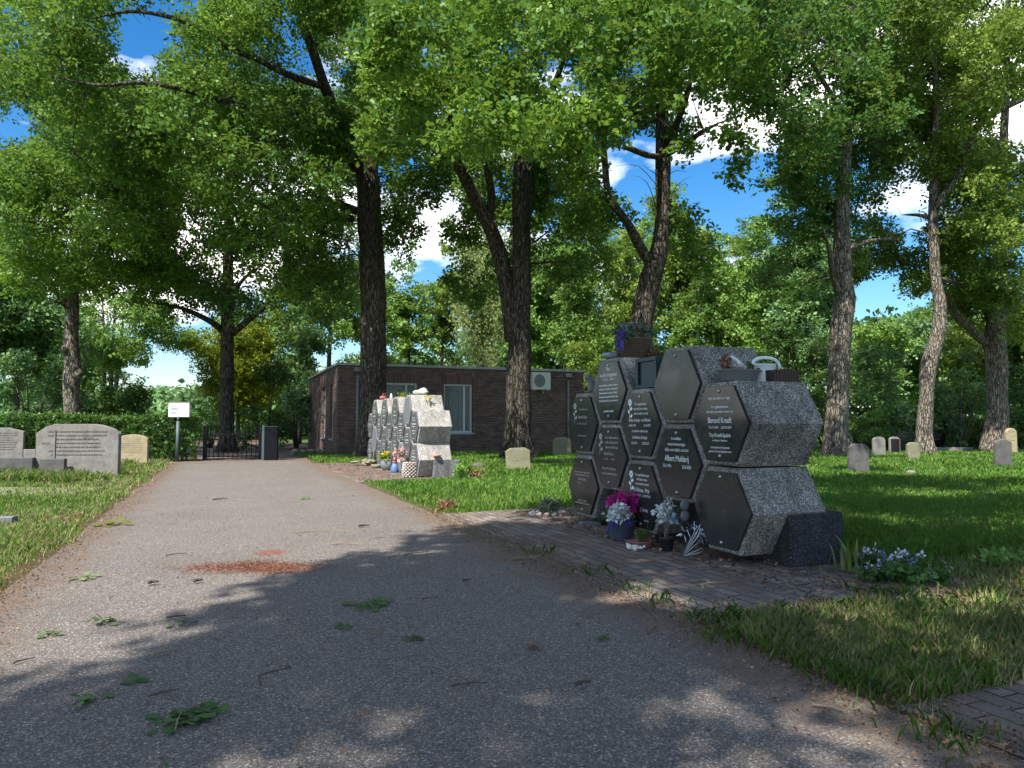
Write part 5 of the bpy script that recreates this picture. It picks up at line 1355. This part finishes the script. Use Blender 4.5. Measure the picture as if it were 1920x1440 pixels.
# ------------------------------------------------------------------ grass
def in_rect(x, y, pad=0.0):
    m = np.zeros(len(x), bool)
    for xa, xb, ya, yb in PAV: m |= (x > xa - pad) & (x < xb - pad) & (y > ya + pad) & (y < yb - pad)
    return m
def vnoise(x, y, s_, seed=0):
    # cheap smooth noise
    return (np.sin(x * s_ + seed) * np.cos(y * s_ * 1.13 + seed * 2) + np.sin((x + y) * s_ * .71 + seed * 3) * .7 + np.sin((x - 1.7 * y) * s_ * 1.9 + seed) * .4) / 2.1
def grass(name, n, side, seed):
    g = np.random.default_rng(seed)
    Z = 2.2 * (27 / 2.2) ** (g.uniform(0, 1, n) ** .82)
    a = g.uniform(-.92, .92, n) if side > 0 else g.uniform(-1.0, .1, n)
    xc = a * Z; x = xc * cyw + Z * syw; y = -xc * syw + Z * cyw
    en = vnoise(x, y, 2.3, 1) * .12 + g.normal(size=n) * .05
    if side > 0:
        k = (x > PX1 + .14 + en) & ~in_rect(x + en * .5, y + en * .5, .02) & ~((x > BX - .1) & (y > BY - .1))
        # the verge between the two pavings is trodden and patchy
        patch = (x < 6.5) & (y < 4.2)
        k &= ~(patch & (vnoise(x, y, 2.1, 4) + vnoise(x, y, 5.3, 9) * .6 + g.normal(size=n) * .35 < -.25))
        k &= ~((x > 4.0) & (x < 4.62) & (y > 4.25) & (y < 7.5))
        k &= y < 34
    else:
        k = (x < PX0 - .1 + en) & (y < 23.7) & (y > 1.0) & (x > -16)
        s0 = sl2; k &= ~((np.abs(x - s0.x + .4) < 1.4) & (np.abs(y - s0.y) < .7) & (g.uniform(0, 1, n) < .45))
    x, y, Z = x[k], y[k], Z[k]; n = len(x)
    tall = 1 + .5 * np.clip(vnoise(x, y, .9, 2), -.6, 1)
    h = g.uniform(.03, .085, n) * tall
    if side > 0:
        nearp = (y < 4.4) & (x < 7); h = np.where(nearp, h * 1.25, h)
        tf = (np.abs(x - 8.6) < .7) & (np.abs(y - 14.5) < 1.2)
    else:
        b_ = (x < -2.0) & (y > 15) & (y < 21); h = np.where(b_ & (vnoise(x, y, 2, 5) > 0), h * 2.2, h)
    w = .0017 * np.clip(Z / 3.4, 1, 8) * g.uniform(.7, 1.4, n); h *= np.clip(Z / 12, 1, 1.5)
    az = g.uniform(0, 2 * np.pi, n); ln = h * g.uniform(.1, .9, n); d = np.stack([np.cos(az), np.sin(az), 0 * az], 1); s_ = np.stack([-np.sin(az + g.normal(size=n) * .8), np.cos(az), 0 * az], 1) * w[:, None]
    b0 = np.stack([x, y, 0 * x], 1); up = np.array([0, 0, 1.])
    m1 = b0 + d * (ln * .35)[:, None] + up * (h * .6)[:, None]; tp = b0 + d * ln[:, None] + up * h[:, None]
    V = np.stack([b0 - s_, b0 + s_, m1 + s_ * .8, tp, m1 - s_ * .8], 1)
    dryf = vnoise(x, y, 1.3, 7) * .5 + vnoise(x, y, 4.1, 3) * .3
    if side > 0: dry = np.where((y < 4.0) & (x < 8), (.55 + dryf * .8), .03 + dryf * .1)
    else: dry = np.where(x > -3.2, (.36 + dryf * .5 + (x + 2.6) * .15), .22 + dryf * .4)
    isdry = g.uniform(0, 1, n) < dry
    var = np.where(isdry, g.uniform(.75, 1, n), np.clip(.36 + dryf * .12 + g.normal(size=n) * .12, 0, .62))
    return tag(link(name, np_mesh(name, V, 5, var), M['grass']), kind='stuff')
grass('lawn_grass', 700000, 1, 21); grass('lawn_grass', 400000, -1, 22)
# grass tufts along the edges in front
g_ = np.random.default_rng(5)
TUFTS = [(1310, 1165), (1350, 1150), (1330, 1200), (1400, 1170), (1500, 1150), (1600, 1145), (1660, 1120), (1720, 1130), (1560, 1280), (1600, 1300), (1530, 1260), (1620, 1310), (1750, 1395), (1800, 1390), (1380, 1215), (1440, 1230), (1700, 1230), (1480, 1200), (1100, 1075), (1180, 1110), (1020, 1040), (1240, 1135), (1630, 1120), (1690, 1115), (1780, 1150), (1850, 1180)]
b = MB(); V_ = []
for px, py in TUFTS:
    p = G(px, py); n = 26
    x = p.x + g_.normal(size=n) * .07; y = p.y + g_.normal(size=n) * .07; h = g_.uniform(.03, .1, n); az = g_.uniform(0, 6.28, n); ln = h * g_.uniform(.2, 1, n)
    d = np.stack([np.cos(az), np.sin(az), 0 * az], 1); s_ = np.stack([-np.sin(az), np.cos(az), 0 * az], 1) * .0013; b0 = np.stack([x, y, 0 * x], 1)
    m1 = b0 + d * (ln * .3)[:, None] + np.array([0, 0, 1.]) * (h * .62)[:, None]; tp = b0 + d * ln[:, None] + np.array([0, 0, 1.]) * h[:, None]
    V_.append(np.stack([b0 - s_, b0 + s_, m1 + s_ * .8, tp, m1 - s_ * .8], 1))
V_ = np.concatenate(V_); tag(link('grass_tufts', np_mesh('grass_tufts', V_, 5, np.clip(.4 + g_.normal(size=len(V_)) * .15, 0, .8)), M['grass']), kind='stuff')
# leaf litter and crumbs
def litter(name, P, size, mat, seed, up=1.2):
    g = np.random.default_rng(seed); V, var = leaves_at(P, size, KITE, 1, up, np.clip(g.normal(.5, .25, len(P)), 0, 1), g, .5)
    return tag(link(name, np_mesh(name, V, 4, var), M[mat]), kind='stuff')
n = 9000; g = np.random.default_rng(31)
yy = 2 + 20 * g.uniform(0, 1, n) ** 1.6; xx = PX0 + g.normal(size=n) * .13 + .03
P1 = np.stack([xx, yy, .012 + g.uniform(0, .015, n)], 1)
n2 = 8000; yy = 1.2 + 8 * g.uniform(0, 1, n2) ** 1.3; xx = PX1 + .02 + g.normal(size=n2) * .16
P2 = np.stack([xx, yy, .012 + g.uniform(0, .015, n2)], 1)
n3 = 4200; xx = g.uniform(PX0, 4.2, n3); yy = 1.5 + 18 * g.uniform(0, 1, n3) ** 1.5; P3 = np.stack([xx, yy, np.full(n3, .012)], 1)
n4 = 8000; a = g.normal(size=(n4, 2)); q = G(478, 1066); P4 = np.stack([q.x + a[:, 0] * .24 + a[:, 1] * .05, q.y + a[:, 1] * .11 - a[:, 0] * .1 + .12 * (np.abs(a[:, 0]) < .5) * (g.uniform(0, 1, n4) < .3), np.full(n4, .012)], 1)
n5 = 3500; P5 = np.stack([2.5 + g.uniform(0, 1.6, n5), 13.7 + 7.5 * g.uniform(0, 1, n5), np.full(n5, .012)], 1)
n6 = 4000; P6 = np.stack([2.6 + g.uniform(0, 3.5, n6), 2.2 + g.uniform(0, 1.3, n6), np.full(n6, .012)], 1)
n7 = 2500; P7 = np.stack([3.4 + g.uniform(0, .9, n7), 3.5 + g.uniform(0, 5, n7), np.full(n7, .01)], 1)
litter('leaf_litter', np.concatenate([P1, P2, P3]), .016, 'dry', 1); litter('fallen_blossom', P4, .011, 'dry_red', 2); litter('leaf_litter', P5, .03, 'dry_red', 3); litter('dry_grass', np.concatenate([P6, P7]), .035, 'dry', 4)

# ------------------------------------------------------------------ fallen leaves and twigs
def sprig(px, py, size, n, label, mat='fresh', seed=0, stem=True, group='fallen oak sprigs on the path', lift=.0):
    size *= .86
    p = G(px, py, .012); t = empty('fallen_sprig', p, rnd.uniform(0, 6.28), label, 'fallen leaves', group)
    g = np.random.default_rng(seed + int(px)); m = max(1, n // 2)
    P = g.normal(size=(m, 3)) * size * .3; P[:, 2] = np.abs(P[:, 2]) * .35 + size * .1 + lift
    V, var = leaves_at(P, size * .55, LOBE, 4 if n > 2 else 1, 1.4, None, g, .45); V[:, :, 2] = np.maximum(V[:, :, 2] * .42, .002)
    link('leaves', np_mesh('leaves', V, 8, var), M[mat], t)
    if stem:
        b = MB(); b.tube([(-size * .7, 0, .006), (-size * .2, size * .05, .02), (size * .3, 0, .03)], [.003, .0028, .002], 5); b.build('stem', M['twig_pale'], t)
    return t
sprig(690, 1133, .17, 12, 'dense green oak sprig lying at the shade edge in the middle of the path')
sprig(340, 1352, .15, 18, 'largest bushy oak sprig with pale stem near the lower left')
sprig(335, 1168, .11, 6, 'folded green oak leaves on the sun and shade line')
sprig(200, 1166, .15, 6, 'pale upturned oak sprig in the sun left of the folded leaves', 'fresh_pale')
sprig(95, 1190, .1, 4, 'flat green oak leaf closest to the left path edge')
sprig(172, 1308, .12, 6, 'olive green oak leaves with curled stem above the largest sprig')
sprig(243, 1278, .1, 4, 'single bluish green oak leaf above the largest sprig', stem=False)
sprig(618, 1282, .06, 2, 'small solitary leaf low in the middle of the shaded path', stem=False)
sprig(775, 1198, .09, 5, 'olive leaf pair at the end of a thin stem in the shade')
sprig(770, 1172, .06, 2, 'tiny grey green leaf above the olive leaf pair', stem=False)
sprig(662, 1175, .09, 4, 'dull dark leaf just below the dense sprig', stem=False)
sprig(1138, 1197, .08, 4, 'bright green leaf alone on the right half of the path')
sprig(577, 936, .17, 5, 'small green leaf far up the sunny path', stem=False)
sprig(145, 1086, .15, 7, 'sunlit pale leaves near the left path edge beside the grass', 'fresh_pale')
sprig(1000, 1215, .08, 4, 'brownish curled leaf right of the middle in the shade', 'dry')
sprig(210, 983, .25, 8, 'yellow green leaves on the grass edge of the sunny path', 'leaf_yellow')
sprig(110, 975, .25, 6, 'reddish leaves lying in the left grass strip', 'dry_red')
sprig(470, 1306, .05, 1, 'tiny yellow leaf beside the curved twig', 'yellow_petal', stem=False)
sprig(340, 1437, .07, 2, 'leaf cut by the bottom picture edge', stem=False)
sprig(1430, 1270, .06, 2, 'dark small leaf against the right verge', stem=False)
def twig(px, py, L, ang, curve, label, mat='twig', r_=.006, fork=False):
    p = G(px, py, .016); t = empty('twig', p, ang, label, 'twig', 'twigs on the path')
    n = 8; pts = [(L * (k / n - .5), curve * L * math.sin(math.pi * k / n) + mnoise.noise(Vector((k * .6, px, 0))) * L * .05, r_ + .004 * abs(mnoise.noise(Vector((k * .7, 3, py))))) for k in range(n + 1)]
    b = MB(); b.tube(pts, [r_ * (1 - .5 * k / n) for k in range(n + 1)], 6)
    if fork: b.tube([pts[5], (pts[5][0] + L * .1, pts[5][1] + L * .16, .012), (pts[5][0] + L * .14, pts[5][1] + L * .27, .01)], r_ * .5, 5)
    b.build('stick', M[mat], t)
TW = [(520, 1270, .22, .9, .35, 'long curved dark twig low in the shaded path', 'twig', .004), (312, 1225, .13, .5, .1, 'thick short stick lying between the folded leaves and the bluish leaf', 'twig_pale', .008),
      (330, 1158, .1, .1, .1, 'dark knobbly twig beside the folded green leaves', 'twig', .006), (720, 1190, .14, -.6, .2, 'thin stem left of the olive leaf pair', 'twig_pale', .003), (650, 1022, .3, -.5, .2, 'pale curved twig in the sun above the dense sprig', 'twig_pale', .006),
      (778, 1040, .28, .4, .1, 'yellowish bud twig on the edge of the tree shadow', 'twig_pale', .01), (875, 1090, .06, .2, .1, 'short grey stub in the shade right of the middle', 'twig', .009), (810, 1123, .12, -.1, .1, 'straight dark twig right of the dense sprig', 'twig', .004),
      (308, 1300, .12, .4, .05, 'straight twig between the olive leaves and the curved twig', 'twig', .004), (330, 1040, .16, .3, .1, 'slender twig left of the red brown stain', 'twig', .005), (287, 1095, .06, .1, .2, 'small brown clump left of the stain in the sun', 'twig', .014),
      (372, 1092, .06, .4, .2, 'brown crumb below the stain', 'twig', .014), (45, 1240, .09, .6, .1, 'dark twig near the left path edge', 'twig', .005), (880, 1285, .15, -.1, .1, 'thin twig low in the middle right of the path', 'twig', .004),
      (1095, 1285, .07, .1, .2, 'dark curled scrap low on the path', 'twig', .009), (1345, 1100, .3, .3, .3, 'bent pale twig lying on the bricks before the urn wall corner', 'twig_pale', .007, True), (1240, 1048, .16, .2, .1, 'dry yellow blade on the bricks before the pink dish', 'twig_pale', .006),
      (982, 1048, .22, .0, .1, 'dry stick on the joint between path and bricks', 'twig_pale', .008), (600, 998, .5, -.2, .15, 'faint long twig across the sunny path', 'twig_pale', .006), (413, 937, .2, .2, .1, 'dark scrap far up the sunny path', 'twig', .012),
      (683, 988, .12, .3, .2, 'dark leaf scrap in the sun near the right path edge', 'twig', .015), (1820, 1290, .2, -.7, .1, 'dark root like stick on the side path edge', 'twig', .007), (1555, 1330, .12, -1.0, .1, 'pale grass stalk at the verge tip', 'twig_pale', .005)]
for q in TW: twig(*q)
